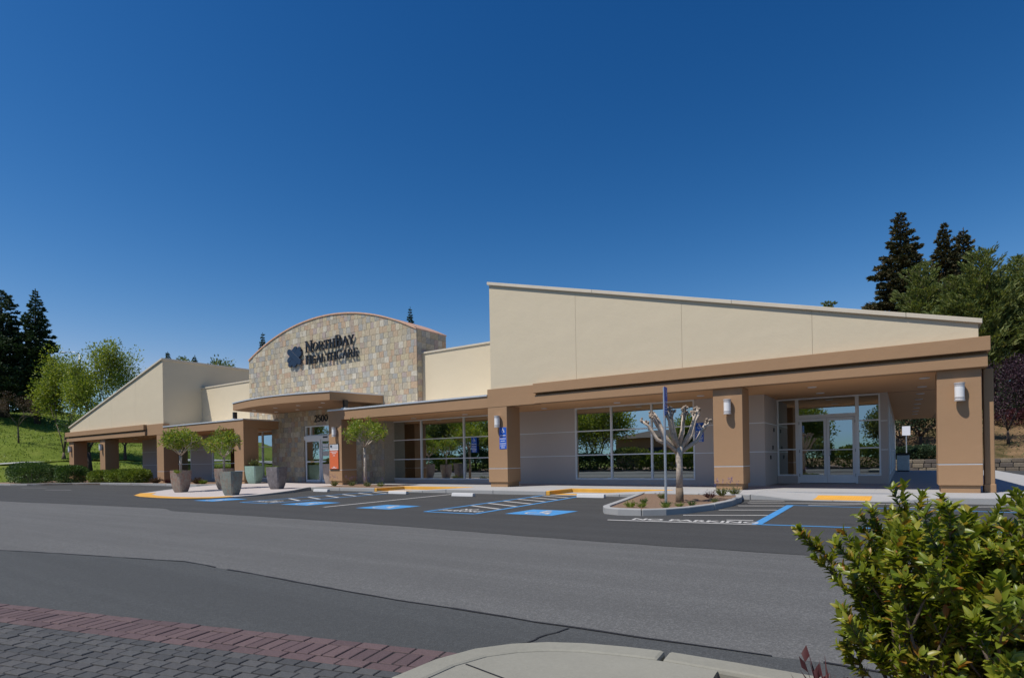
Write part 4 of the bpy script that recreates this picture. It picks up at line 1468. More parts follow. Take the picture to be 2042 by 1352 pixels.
def glyph(ch):
    """serif capital in a unit-high box: (width, polygons)"""
    T, t = 0.20, 0.115                   # thick and thin stroke
    def st(x, w=T, y0=0, y1=1):
        return [[(x - w / 2, y0), (x + w / 2, y0), (x + w / 2, y1), (x - w / 2, y1)]]
    def sf(x, y, l=0.30):
        return [[(x - l / 2, y - 0.032), (x + l / 2, y - 0.032), (x + l / 2, y + 0.032), (x - l / 2, y + 0.032)]]
    if ch == 'N':
        return 0.92, st(0.15, t) + st(0.77, t) + [bar((0.12, 0.97), (0.79, 0.03), T * 0.95)] + sf(0.15, 0.03) + sf(0.10, 0.97, 0.2) + sf(0.77, 0.97)
    if ch == 'O':
        return 0.94, ring_poly(0.47, 0.5, 0.36, 0.46, 0.13)
    if ch == 'C':
        return 0.86, ring_poly(0.47, 0.5, 0.36, 0.46, 0.13, 48, 312) + [bar((0.72, 0.95), (0.72, 0.70), 0.06), bar((0.72, 0.05), (0.72, 0.28), 0.06)]
    if ch == 'R':
        return 0.86, st(0.18) + arc_bars(0.40, 0.75, 0.24, 0.21, R(-90), R(90), 0.08, 0.14, 10) + [bar((0.16, 0.97), (0.42, 0.97), 0.06), bar((0.16, 0.53), (0.42, 0.53), 0.06), bar((0.38, 0.53), (0.76, 0.02), 0.14)] + sf(0.18, 0.03) + sf(0.77, 0.03, 0.16)
    if ch == 'B':
        return 0.82, st(0.18) + arc_bars(0.38, 0.76, 0.22, 0.20, R(-90), R(90), 0.08, 0.14, 10) + arc_bars(0.40, 0.29, 0.27, 0.25, R(-90), R(90), 0.08, 0.14, 10) + [bar((0.10, 0.97), (0.40, 0.97), 0.06), bar((0.16, 0.54), (0.42, 0.54), 0.06), bar((0.10, 0.03), (0.42, 0.03), 0.06)]
    if ch == 'T':
        return 0.80, st(0.40) + [bar((0.06, 0.965), (0.74, 0.965), 0.07), bar((0.07, 0.98), (0.07, 0.74), 0.055), bar((0.73, 0.98), (0.73, 0.74), 0.055)] + sf(0.40, 0.03, 0.34)
    if ch == 'H':
        return 0.94, st(0.19) + st(0.75) + [bar((0.2, 0.52), (0.74, 0.52), 0.075)] + sf(0.19, 0.03) + sf(0.19, 0.97) + sf(0.75, 0.03) + sf(0.75, 0.97)
    if ch == 'A':
        return 0.90, [bar((0.14, 0.02), (0.46, 0.98), t), bar((0.43, 0.99), (0.78, 0.02), T), bar((0.24, 0.34), (0.66, 0.34), 0.065)] + sf(0.13, 0.03, 0.24) + sf(0.78, 0.03, 0.26)
    if ch == 'Y':
        return 0.86, [bar((0.12, 0.97), (0.42, 0.46), T), bar((0.74, 0.97), (0.46, 0.46), t)] + st(0.44, T, 0, 0.5) + sf(0.44, 0.03) + sf(0.12, 0.97, 0.24) + sf(0.74, 0.97, 0.22)
    if ch == 'E':
        return 0.76, st(0.18) + [bar((0.10, 0.965), (0.64, 0.965), 0.07), bar((0.16, 0.52), (0.52, 0.52), 0.065), bar((0.10, 0.035), (0.66, 0.035), 0.07), bar((0.63, 0.97), (0.63, 0.77), 0.055), bar((0.65, 0.03), (0.65, 0.26), 0.055), bar((0.52, 0.62), (0.52, 0.42), 0.05)]
    if ch == 'L':
        return 0.74, st(0.18) + [bar((0.08, 0.035), (0.64, 0.035), 0.07), bar((0.63, 0.03), (0.63, 0.28), 0.055)] + sf(0.18, 0.97)
    if ch == '2':
        return 0.62, arc_bars(0.30, 0.72, 0.20, 0.22, R(165), R(-45), 0.10, 0.14, 12) + [bar((0.46, 0.58), (0.08, 0.06), 0.11), bar((0.06, 0.05), (0.56, 0.05), 0.11)]
    if ch == '5':
        return 0.62, [bar((0.14, 0.94), (0.52, 0.94), 0.11), bar((0.15, 0.96), (0.12, 0.55), 0.08)] + arc_bars(0.27, 0.32, 0.22, 0.26, R(115), R(-150), 0.10, 0.14, 14)
    if ch == '0':
        return 0.64, ring_poly(0.31, 0.5, 0.22, 0.44, 0.13)
    return 0.4, []


def letters(root, text, x, z, size, big, y, depth, mat, fit):
    """one mesh per letter, left end at x, baseline z, fitted to the width"""
    ws = [glyph(c)[0] * (big if i in BIGS else 1.0) if c != ' ' else 0.4 for i, c in enumerate(text)]
    k = fit / (sum(ws) * size)
    for i, c in enumerate(text):
        s_ = size * (big if i in BIGS else 1.0)
        w, polys = glyph(c)
        m = MB()
        for q, p in enumerate(polys):
            e = 0.0012 * (q % 5)
            m.extrude([(x + px * s_ * k, z + pz * s_) for px, pz in p], 'y', y - depth - e, y)
        if polys:
            m.build('letter', mat, root)
        x += ws[i] * size * k


sgn = empty('building_sign', (-27.3, TY, 6.7), 'dark raised NorthBay Healthcare lettering with navy knot emblem on the stone arch', 'sign')
BIGS = (0, 5)
letters(sgn, 'NORTHBAY', -28.45, 7.45, 0.50, 1.30, TY - 0.10, 0.07, 'black', 4.15)
BIGS = (0, 6)
letters(sgn, 'HEALTHCARE', -28.45, 6.76, 0.45, 1.14, TY - 0.10, 0.07, 'black', 4.45)
sc_ = [(x - 0, z) for x, z in ((0, 0),)]
def lg(u, v):                             # emblem coordinates: unit square to the wall
    return (-30.2 + 1.5 * u, 6.72 + 1.2 * v)
bars_ = [((0.19, 0.78), (0.81, 0.22), 0.27, 0.030), ((0.55, 0.62), (0.80, 0.83), 0.25, 0.0), ((0.40, 0.76), (0.56, 0.90), 0.22, 0.004), ((0.68, 0.48), (0.86, 0.62), 0.22, 0.008),
         ((0.45, 0.38), (0.20, 0.17), 0.25, 0.0), ((0.60, 0.24), (0.46, 0.11), 0.22, 0.004), ((0.32, 0.52), (0.14, 0.37), 0.22, 0.008)]
for a, b, w, e in bars_:
    pa, pb = lg(*a), lg(*b)
    MB().extrude(capsule(pa, pb, w * 1.28), 'y', TY - 0.17 - e, TY - 0.09).build('emblem_band', 'navy', sgn, bevel=0.018)
st_ = MB()
for x in np.linspace(-28.2, -24.4, 9):
    for z in (7.55, 6.86):
        st_.tube([(x, TY - 0.11, z), (x, TY + 0.0, z)], 0.012, 5)
for u, v in ((0.3, 0.68), (0.7, 0.32), (0.65, 0.7), (0.32, 0.28)):
    x, z = lg(u, v)
    st_.tube([(x, TY - 0.11, z), (x, TY + 0.0, z)], 0.02, 5)
st_.build('stand_off_pins', 'dark', sgn)
num = empty('street_number', (-27.28, TY, 3.43), 'black street number 2500 on the stone wall above the entrance doors', 'sign')
BIGS = ()
letters(num, '2500', -27.88, 3.43, 0.39, 1.0, TY - 0.035, 0.03, 'black', 1.2)


def sign_plate(root, w, h, y0, rows, fig=True, z0=0.0, sym=None):
    """blue plate in the local x,z plane facing -y, access figure on top and lines of print below"""
    p = MB().box(-w / 2, w / 2, y0, y0 + 0.006, z0, z0 + h).build('sign_plate', 'signblue', root, bevel=0.002, seg=1)
    if fig:
        s_ = min(w * 0.9, h * 0.62)
        m = MB()
        for i, q in enumerate(wheelchair()):
            e = 0.0008 * (i % 3)
            m.add([(-s_ / 2 + s_ * a, y0 - 0.003 - e, z0 + h - s_ * 1.03 + s_ * b) for a, b in q], [tuple(range(len(q)))])
        m.build('wheelchair_figure', 'signwhite', root)
    m = MB()
    for (zf, wf, hf) in rows:
        zc = z0 + h * zf
        n = max(3, int(wf * w / 0.035))
        x = -wf * w / 2
        while x < wf * w / 2:
            l = random.uniform(0.015, 0.032)
            m.add([(x, y0 - 0.003, zc - hf / 2), (min(x + l, wf * w / 2), y0 - 0.003, zc - hf / 2), (min(x + l, wf * w / 2), y0 - 0.003, zc + hf / 2), (x, y0 - 0.003, zc + hf / 2)], [(0, 1, 2, 3)])
            x += l + 0.009
    if rows:
        m.build('print_line', 'signwhite', root)
    return p


def parking_sign(name, at, rz, w, h1, h2, label):
    r = empty(name)
    sign_plate(r, w, h2, 0, [(0.85, 0.8, 0.03), (0.66, 0.6, 0.03), (0.45, 0.85, 0.03), (0.28, 0.7, 0.03), (0.12, 0.5, 0.03)], False, 0)
    sign_plate(r, w, h1, 0, [(0.1, 0.8, 0.03)], True, h2 + 0.02)
    r.location = at
    r.rotation_euler = (0, 0, rz)
    return tag(r, label, 'sign', 'blue accessible parking signs')


parking_sign('parking_sign', (-13.19, Y0 - 0.010, 1.51), 0, 0.34, 0.36, 0.48, 'blue accessible parking sign on the right edge of the brown middle pillar')
parking_sign('parking_sign', (-16.93, YW - 0.045, 1.46), 0, 0.33, 0.35, 0.35, 'small blue accessible parking sign mounted in front of the dark window glass')
parking_sign('parking_sign', (-6.32, YW - 0.012, 1.62), 0, 0.31, 0.36, 0.33, 'blue accessible parking sign on grey wall behind the bare pollarded tree')
pole = empty('sign_pole', (-4.6, 13.17, -0.04))
MB().tube([(0, 0, 0), (0, 0, 2.72)], 0.030, 12).build('pole', 'galv', pole, smooth=False, at=(-4.6, 13.17, -0.04))
tag(pole, 'tall galvanised pole with blue accessible parking plates in the tree island', 'sign')
pp = empty('plates_tmp')
a_ = sign_plate(pp, 0.31, 0.27, -0.04, [(0.85, 0.8, 0.03), (0.62, 0.6, 0.03), (0.40, 0.85, 0.03), (0.18, 0.7, 0.03)], False, 2.05)
sign_plate(pp, 0.31, 0.38, -0.04, [(0.08, 0.8, 0.03)], True, 2.34)
for ch in list(pp.children):
    me = ch.data
    mw = Matrix.Rotation(R(97), 4, 'Z') @ Matrix.Translation(ch.location)
    ch.parent = pole
    ch.matrix_local = mw
bpy.data.objects.remove(pp)

ts = empty('tenant_sign', (-23.38, Y0, 0.73), 'orange tenant directory panel with grey header on pillar right of entrance', 'sign')
MB().box(-23.72, -23.04, Y0 - 0.035, Y0 - 0.001, 0.73, 2.02).build('sign_back', 'dark', ts)
MB().box(-23.70, -23.06, Y0 - 0.042, Y0 - 0.036, 1.80, 2.0).build('grey_header', 'cap', ts)
MB().box(-23.70, -23.06, Y0 - 0.042, Y0 - 0.036, 1.72, 1.78).build('white_stripe', 'signwhite', ts)
MB().box(-23.70, -23.06, Y0 - 0.042, Y0 - 0.036, 0.79, 1.70).build('orange_panel', 'orange', ts)
MB().box(-23.65, -23.52, Y0 - 0.047, Y0 - 0.043, 1.86, 1.96).build('blue_mark', 'navy', ts)
for z, w in ((1.64, 0.26), (1.56, 0.15), (1.45, 0.07), (0.89, 0.06), (0.84, 0.18)):
    m = MB()
    x = -23.38 - w
    while x < -23.38 + w - 0.01:
        l = random.uniform(0.02, 0.045)
        m.box(x, min(x + l, -23.38 + w), Y0 - 0.046, Y0 - 0.043, z - 0.016, z + 0.016)
        x += l + 0.012
    m.build('print_line', 'signwhite', ts)

# ------------------------------------------------------------------ wheel stops
def wheel_stop():
    m = MB().extrude([(-0.085, 0), (0.085, 0), (0.06, 0.115), (-0.06, 0.115)], 'x', -0.46, 0.46)
    return m.build('wheel_stop', 'stop', None, bevel=0.015, center=False)


WS = [(-7.95, 16.05, 'concrete wheel stop beside the right hand kerb ramp near the island'), (-12.35, 15.3, 'concrete wheel stop between the two blue hatched aisles, near the middle pillar'),
      (-15.8, 15.7, 'concrete wheel stop beside the left hand yellow kerb ramp'), (-21.45 + 0.1, 16.35, 'concrete wheel stop farthest left, against the plaza kerb')]
for i, (x, y, lab) in enumerate(WS):
    if i == 0:
        o = w0 = wheel_stop()
    else:
        o = w0.copy()
        COL.objects.link(o)
    o.location = (x if i < 3 else -20.55, y if i < 3 else 15.9, LOT + 0.002)
    o.rotation_euler = (0, 0, random.uniform(-0.04, 0.04))
    tag(o, lab, 'wheel stop', 'wheel stops in the accessible bays')


# ------------------------------------------------------------------ plants
def grow(m, tips, base, d, length, rad, depth, spread, rnd, kids=(2, 3), shrink=0.72, lift=0.15, nodes=None):
    """recursive tapered limbs added to MB m; tips collects end points"""
    d = d.normalized()
    side = Vector((rnd.uniform(-1, 1), rnd.uniform(-1, 1), rnd.uniform(-0.3, 0.6))) * 0.12
    mid = base + d * length * 0.5 + side * length
    end = base + (d + side).normalized() * length
    m.tube([base, mid, end], [rad, rad * 0.85, rad * 0.68], 7 if rad > 0.02 else 5)
    if nodes is not None:
        nodes.append((mid, d))
        nodes.append((end, d))
    if depth == 0:
        tips.append((end, d))
        return
    for i in range(rnd.randint(*kids)):
        a = rnd.uniform(0, 2 * math.pi)
        perp = d.orthogonal().normalized()
        perp = Matrix.Rotation(a, 3, d) @ perp
        nd = (d + perp * spread * rnd.uniform(0.6, 1.2) + Vector((0, 0, lift))).normalized()
        grow(m, tips, end, nd, length * shrink * rnd.uniform(0.8, 1.2), rad * 0.62, depth - 1, spread, rnd, kids, shrink, lift, nodes)


def crown_leaves(centers, per, spread, size, aspect=0.5, droop=0.0, up=0.4):
    C = np.array([tuple(c) for c in centers])
    idx = np.repeat(np.arange(len(C)), per)
    off = rng.normal(size=(len(idx), 3))
    off *= np.minimum(1.0, 1.7 / np.linalg.norm(off, axis=1, keepdims=True)) * spread
    P = C[idx] + off
    D = unit(off) + rng.normal(size=(len(idx), 3)) * 0.6 + np.array([0, 0, up - droop])
    L = size * rng.uniform(0.6, 1.3, len(idx))
    return leaf_cloud(P, D, L, L * aspect)


def broadleaf(name, at, H, W, mat, bark, label, cat='tree', group=None, seed=1, trunk=0.3, clear=0.25, per=26, leaf=0.3, depth=4, spread=0.75, lift=0.12, clump=0.55, kids=(2, 3), stems=1):
    rnd = random.Random(seed)
    r = empty(name, at, label, cat, group)
    m = MB()
    tips, nodes = [], []
    for s_ in range(stems):
        b0 = Vector((0, 0, -0.1)) + (Vector((rnd.uniform(-1, 1), rnd.uniform(-1, 1), 0)) * trunk * 1.5 if stems > 1 else Vector())
        d0 = Vector((rnd.uniform(-0.08, 0.08), rnd.uniform(-0.08, 0.08), 1)) if stems == 1 else Vector((b0.x, b0.y, 1.4))
        m.tube([b0, b0 + d0 * H * clear * 0.5, b0 + d0 * H * clear], [trunk, trunk * 0.85, trunk * 0.75], 9)
        top_ = b0 + d0 * H * clear
        for k in range(rnd.randint(3, 5)):
            a = k * 2.1 + rnd.uniform(-0.4, 0.4)
            grow(m, tips, top_, Vector((math.cos(a) * spread, math.sin(a) * spread, 1.0)), H * 0.26, trunk * 0.5, depth - 1, spread, rnd, kids, 0.74, lift, nodes)
    pts = np.array([tuple(p) for p, d in tips + nodes])
    lo, hi = pts.min(0), pts.max(0)
    ctr = (lo + hi) / 2
    ext = max(hi[0] - lo[0], hi[1] - lo[1]) + 2 * clump
    kx, kz = W / ext, H / (hi[2] + clump)
    V = np.array(m.v)
    zs_ = np.clip(V[:, 2] / (H * clear), 0, 1)
    V[:, 0] = V[:, 0] * (1 + (kx - 1) * zs_)
    V[:, 1] = V[:, 1] * (1 + (kx - 1) * zs_)
    V[:, 2] *= kz
    m.v = [tuple(v) for v in V]
    tr = m.build('trunk', bark, r, smooth=True, center=False, at=at)
    tp = np.array([tuple(p) for p, d in tips]) * np.array([kx, kx, kz])
    nd = np.array([tuple(p) for p, d in nodes if p.z > H * clear * 1.15]) * np.array([kx, kx, kz])
    parts = [crown_leaves(tp, per, clump, leaf)]
    if len(nd):
        parts.append(crown_leaves(nd, max(2, per // 3), clump * 0.7, leaf * 0.9))
    cloud_object('crown', parts, mat, r)
    return r


def conifer(name, at, H, W, mat, label, seed, group=None, leaf=0.42, dens=1.0, start=0.08, bark='barkdark', power=0.75, up=0.0, aspect=0.5):
    rs = np.random.default_rng(seed)
    r = empty(name, at, label, 'tree', group)
    m = MB()
    m.tube([(0, 0, -0.3), (0, 0, H * 0.5), (0, 0, H * 0.97)], [W * 0.055, W * 0.035, 0.02], 8)
    Ps, Ds = [], []
    z = H * start
    lev = 0
    while z < H * 0.985:
        q = (z - H * start) / (H * (1 - start))
        rad = W / 2 * (1 - q) ** power * (0.72 + 0.28 * min(1, q * 6)) * rs.uniform(0.82, 1.08)
        nb = max(4, int(9 - 4 * q))
        a0 = rs.uniform(0, 6.28)
        for k in range(nb):
            a = a0 + 6.283 * k / nb + rs.uniform(-0.25, 0.25)
            L = rad * rs.uniform(0.45, 1.2)
            ca, sa = math.cos(a), math.sin(a)
            droop = rs.uniform(0.02, 0.22)
            upk = rs.uniform(0.0, 0.25) + 0.35 * q + up * rs.uniform(0.6, 1.6)
            if L > 0.6:
                m.tube([(0, 0, z), (ca * L * 0.55, sa * L * 0.55, z + L * 0.55 * (upk - droop * 0.3)), (ca * L * 0.92, sa * L * 0.92, z + L * (upk - droop))], [0.02 + L * 0.012, 0.015 + L * 0.006, 0.008], 4, False)
            n = int(max(8, 50 * L * dens / (leaf / 0.42)))
            s_ = np.sqrt(rs.uniform(0.02, 1, n))
            wv = rs.normal(size=n) * (0.10 + 0.13 * L) * (1.15 - s_ * 0.7)
            P = np.stack([ca * L * s_ - sa * wv, sa * L * s_ + ca * wv, z + L * s_ * (upk - droop * s_) + rs.normal(size=n) * 0.10 * (0.4 + L * 0.25)], 1)
            D = np.stack([ca + rs.normal(size=n) * 0.5 - sa * wv, sa + rs.normal(size=n) * 0.5 + ca * wv, rs.normal(size=n) * 0.35 + 0.12 + up * 1.2], 1)
            Ps.append(P)
            Ds.append(D)
        z += H * (0.019 + 0.010 * (1 - q)) * rs.uniform(0.8, 1.2)
        lev += 1
    P = np.concatenate(Ps + [np.array([[0, 0, H * 0.96 + 0.03 * H * i / 6] for i in range(7)])])
    D = np.concatenate(Ds + [np.array([[0.2, 0.1, 1.0]] * 7)])
    Lf = leaf * rs.uniform(0.6, 1.25, len(P)) * (0.65 + 0.35 * np.clip((H - P[:, 2]) / (0.35 * H), 0, 1))
    m.build('trunk', bark, r, smooth=True, center=False, at=at)
    cloud_object('crown', [leaf_cloud(P, D, Lf, Lf * aspect, 0.15)], mat, r)
    return r


def mound(name, at, rx, ry, h, mat, label, cat='shrub', group=None, seed=1, leaf=0.07, n=5000, boxy=3.0, rot=0.0, rough=0.12):
    """clipped shrub: leaves over and inside a rounded box, on a few stems"""
    rs = np.random.default_rng(seed)
    r = empty(name, at, label, cat, group)
    d = unit(rs.normal(size=(n, 3)) * np.array([1, 1, 1.0]))
    d[:, 2] = np.where((d[:, 2] < -0.15) & (rs.uniform(size=n) < 0.5), -d[:, 2], d[:, 2])
    k = (np.abs(d) ** boxy).sum(1) ** (-1 / boxy)
    ph = rs.uniform(0, 6.28, 6)
    az = np.arctan2(d[:, 1], d[:, 0])
    lump = 1 + rough * (0.5 * np.sin(3 * az + ph[0]) * np.cos(2.5 * d[:, 2] + ph[1]) + 0.5 * np.sin(7 * az + ph[2]) * np.sin(5 * d[:, 2] + ph[3]))
    s_ = np.where(rs.uniform(size=n) < 0.7, rs.uniform(0.9, 1.05, n), rs.uniform(0.5, 0.95, n)) * lump
    P = d * (k * s_)[:, None] * np.array([rx, ry, h * 0.52]) + np.array([0, 0, h * 0.5])
    P[:, 2] = np.maximum(P[:, 2], 0.02 + 0.1 * h * rs.uniform(size=n))
    D = d + rs.normal(size=(n, 3)) * 0.7 + np.array([0, 0, 0.4])
    L = leaf * rs.uniform(0.6, 1.4, n)
    V, F = leaf_cloud(P, D, L, L * 0.55)
    c, s2 = math.cos(rot), math.sin(rot)
    V = np.stack([V[:, 0] * c - V[:, 1] * s2, V[:, 0] * s2 + V[:, 1] * c, V[:, 2]], 1)
    m = MB()
    for i in range(7):
        a = 6.28 * i / 7
        m.tube([(0.1 * rx * math.cos(a), 0.1 * ry * math.sin(a), -0.05), (0.55 * rx * math.cos(a), 0.55 * ry * math.sin(a), h * 0.72)], [0.02 + 0.01 * h, 0.008], 5)
    m.build('stem', 'barkdark', r, center=False, at=at)
    cloud_object('foliage', [(V, F)], mat, r)
    return r


def tuft(name, at, h, w, n, mat, label, seed, cat='plant', group=None, flower=0, thin=0.06):
    rs = np.random.default_rng(seed)
    r = empty(name, at, label, cat, group)
    a = rs.uniform(0, 6.28, n)
    lean = rs.uniform(0.05, 0.9, n) * w / h
    P = np.stack([np.cos(a) * w * 0.12, np.sin(a) * w * 0.12, np.full(n, -0.01)], 1) * rs.uniform(0.2, 1, (n, 1))
    D = np.stack([np.cos(a) * lean, np.sin(a) * lean, np.ones(n)], 1)
    L = h * rs.uniform(0.5, 1.0, n)
    parts = [leaf_cloud(P, D, L, np.full(n, h * thin), 0.1)]
    m2 = n // 2
    i2 = rs.integers(0, n, m2 * 2)
    P2 = P[i2] + unit(D)[i2] * (L[i2] * rs.uniform(0.3, 0.9, m2 * 2))[:, None]
    parts.append(leaf_cloud(P2, D[i2] + rs.normal(size=(m2 * 2, 3)) * 0.8, h * 0.22, h * 0.09, 0.1))
    cloud_object('foliage', parts, mat, r)
    if flower:
        a = rs.uniform(0, 6.28, flower)
        P = np.stack([np.cos(a) * w * 0.5, np.sin(a) * w * 0.5, np.zeros(flower)], 1) * rs.uniform(0.2, 1, (flower, 1))
        P[:, 2] = h * rs.uniform(0.9, 1.35, flower)
        fl = []
        for k in range(6):
            fl.append(leaf_cloud(P + np.array([0, 0, 0.02 * k]), rs.normal(size=(flower, 3)) + [0, 0, 0.7], 0.035, 0.022, 0.2))
        st = leaf_cloud(P * np.array([0.4, 0.4, 0]), P * np.array([0.6, 0.6, 1]), P[:, 2], np.full(flower, 0.008), 0)
        cloud_object('flower_spike', fl, 'flower', r)
        cloud_object('flower_stalk', [st], 'leaf_silver', r)
    return r


# planters
def planter(at, rot, w, h, mat, label):
    r = empty('planter_pot')
    prof = [(0.0, 0.60), (0.04, 0.66), (0.14, 0.75), (0.28, 0.84), (0.45, 0.91), (0.65, 0.96), (0.93, 1.0), (1.0, 1.0), (1.0, 0.90), (0.86, 0.86)]
    m = MB()
    seg = []
    for i in range(4):                    # rounded square section
        for q in (-32, -11, 11, 32):
            a = R(i * 90 + q * 1.25)
            k = (abs(math.cos(a)) ** 7 + abs(math.sin(a)) ** 7) ** (-1 / 7)
            seg.append((math.cos(a) * k, math.sin(a) * k))
    n = len(seg)
    for z, s_ in prof:
        for (cx, cy) in seg:
            m.v.append((cx * s_ * w / 2, cy * s_ * w / 2, z * h))
    for i in range(len(prof) - 1):
        for k in range(n):
            m.f.append((i * n + k, i * n + (k + 1) % n, (i + 1) * n + (k + 1) % n, (i + 1) * n + k))
    m.f.append(tuple(range(n - 1, -1, -1)))
    m.build('pot', mat, r, center=False)
    MB().sheet([(cx * 0.87 * w / 2, cy * 0.87 * w / 2) for cx, cy in seg], h * 0.9).build('potting_soil', 'soil', r)
    r.location = at
    r.rotation_euler = (0, 0, rot)
    return tag(r, label, 'planter', 'tall square planters on the entrance plaza')


def pz_(y):
    return float(plz(0, y))


POTS = [((-26.4, 13.0), 0.30, 0.66, 0.96, 'pot_rust', 'rusty streaked planter holding a small round tree, leftmost on the plaza'),
        ((-21.55, 12.5), 0.30, 0.64, 0.92, 'pot_verdi', 'verdigris streaked planter nearest the road, without a tree'),
        ((-23.1, 15.5), 0.30, 0.70, 0.98, 'pot_grey', 'charcoal grey planter with low green tuft, right of the front plaza planter'),
        ((-30.9, 19.3), 0.30, 0.80, 1.0, 'pot_green', 'sea green glazed planter with grassy plant beside the left entrance pillar'),
        ((-26.3, 14.9), 0.30, 0.66, 0.96, 'pot_rust', 'brown planter with a small round tree, half hidden behind the verdigris planter'),
        ((-25.1, 20.0), 0.30, 0.62, 1.05, 'pot_tan', 'tall tan planter by the sliding doors, partly behind the sign pillar')]
for (xy, rot, w, h, mt, lab) in POTS:
    planter((xy[0], xy[1], pz_(xy[1]) - 0.002), rot, w, h, mt, lab)


def crape(name, at, H, W, clear, label, seed, trunk=0.055):
    """small vase-shaped tree, dense ball of leaves on bare branches"""
    rnd = random.Random(seed)
    r = empty(name, at, label, 'tree', 'small round crape myrtle trees')
    m = MB()
    tips, nodes = [], []
    m.tube([(0, 0, -0.15), (0.015, 0.0, clear * 0.5), (0, 0.01, clear)], [trunk, trunk * 0.9, trunk * 0.95], 9)
    for k in range(6):
        a = k * 1.05 + rnd.uniform(-0.3, 0.3)
        grow(m, tips, Vector((0, 0.01, clear)), Vector((math.cos(a) * 0.85, math.sin(a) * 0.85, 0.8)), (H - clear) * 0.42, trunk * 0.5, 2, 0.6, rnd, (2, 3), 0.62, 0.1, nodes)
    m.build('trunk', 'barkpale', r, smooth=True, center=False, at=at)
    rs = np.random.default_rng(seed)
    n = 66
    d = unit(rs.normal(size=(n, 3)))
    d[:, 2] = np.where(d[:, 2] < -0.55, -d[:, 2], d[:, 2])
    zc = clear + (H - clear) * 0.50
    C = d * np.array([W / 2 * 0.84, W / 2 * 0.84, (H - clear) * 0.50]) * rs.uniform(0.5, 1.12, (n, 1)) + np.array([0, 0, zc])
    C = np.concatenate([C, np.array([tuple(p) for p, q in tips])])
    cloud_object('crown', [crown_leaves(C, 21, 0.09, 0.12, 0.42)], 'leaf_crape', r)
    return r


crape('crape_myrtle', (-26.4, 13.0, pz_(13.0) + 0.86), 1.88, 1.40, 0.74, 'small round headed tree growing in the leftmost rusty planter', 11)
crape('crape_myrtle', (-26.3, 14.9, pz_(14.9) + 0.86), 1.82, 1.36, 0.60, 'small round headed tree in the brown planter, second from the left', 12)
crape('crape_myrtle', (-20.3, 18.1, 0.0), 3.06, 2.25, 1.75, 'taller pale trunked round headed tree in the flower bed before dark windows', 13, 0.075)
for i, (x, y, z, h, w, mt, lab) in enumerate([(-21.55, 12.5, pz_(12.5) + 0.80, 0.16, 0.5, 'leaf_crape', 'low green plants in the verdigris planter nearest the road'),
                                              (-23.1, 15.5, pz_(15.5) + 0.86, 0.24, 0.35, 'leaf_crape', 'small green tuft in the charcoal planter'),
                                              (-30.9, 19.3, 0.88, 0.58, 0.65, 'leaf_silver', 'feathery grass plant in the sea green planter'),
                                              (-25.1, 20.0, 0.92, 0.5, 0.45, 'leaf_silver', 'upright plant in the tall tan planter by the doors'),
                                              (-26.1, 12.7, pz_(13.0) + 0.84, 0.22, 0.4, 'leaf_crape', 'low green filler plant around the trunk in the leftmost planter')]):
    tuft('planter_plant', (x, y, z), h, w, 110, mt, lab, 30 + i, group='plants in the planters')

# pollarded bare tree on the island
pt = empty('pollarded_tree', (-4.5, 13.85, -0.03), 'bare pollarded tree with knobbly pale branch ends on the mulched island', 'tree')
m = MB()
m.tube([(0, 0, -0.05), (0.005, 0, 0.18), (0, 0, 0.34)], [0.100, 0.092, 0.088], 12)
m.build('trunk_wrap', 'barkpole', pt, center=False, at=(-4.5, 13.85, -0.03), smooth=True)
m = MB()
m.tube([(0, 0, 0.33), (0.01, 0.0, 0.8), (0.0, 0.0, 1.15), (0.02, 0.0, 1.34)], [0.080, 0.078, 0.085, 0.10], 12)
rp = random.Random(5)
knobs = []
camr = Vector((math.cos(YAW), math.sin(YAW), 0))
camf = Vector((-math.sin(YAW), math.cos(YAW), 0))
LIMBS = [(-0.86, 1.98, 0.15), (-0.70, 2.10, -0.2), (-0.52, 2.18, 0.3), (-0.30, 2.22, -0.35), (-0.10, 2.30, 0.35), (0.10, 2.26, -0.30), (0.24, 2.24, 0.25), (0.42, 2.20, -0.2), (0.60, 2.14, 0.3), (0.76, 1.93, 0.0), (-0.42, 2.05, -0.55), (0.30, 2.12, 0.6)]
for (rx, z, fy) in LIMBS:
    e = camr * rx + camf * fy + Vector((0, 0, z))
    s0 = Vector((0.0, 0.0, 1.16 + rp.uniform(-0.02, 0.16)))
    mid = s0 * 0.52 + e * 0.48 + camr * (rx * 0.10) + Vector((0, 0, -0.10 * abs(rx)))
    m.tube([s0, mid, s0 * 0.2 + e * 0.8 + Vector((0, 0, rp.uniform(-0.02, 0.03))), e], [0.060, 0.046, 0.034, 0.034], 8)
    knobs.append(e)
    for k in range(rp.randint(1, 2)):
        b = mid * 0.5 + e * 0.5
        e2 = b + (e - b) * 0.8 + Vector((rp.uniform(-0.14, 0.14), rp.uniform(-0.14, 0.14), rp.uniform(-0.02, 0.1)))
        m.tube([b, e2], [0.024, 0.020], 6)
        knobs.append(e2)
m.build('trunk', 'barkpale', pt, smooth=True, center=False, at=(-4.5, 13.85, -0.03))
m = MB()
for e in knobs:
    for k in range(7):
        c = e + Vector((rp.gauss(0, 0.022), rp.gauss(0, 0.022), rp.gauss(0, 0.022)))
        rr = rp.uniform(0.018, 0.034)
        d = Vector((rp.gauss(0, 1), rp.gauss(0, 1), rp.gauss(0.3, 1))).normalized()
        m.tube([c - d * rr, c - d * rr * 0.4, c + d * rr * 0.5, c + d * rr * 1.2], [rr * 0.4, rr, rr * 0.9, rr * 0.25], 6)
m.build('pruning_knobs', 'barkknob', pt, smooth=True, center=False, at=(-4.5, 13.85, -0.03))

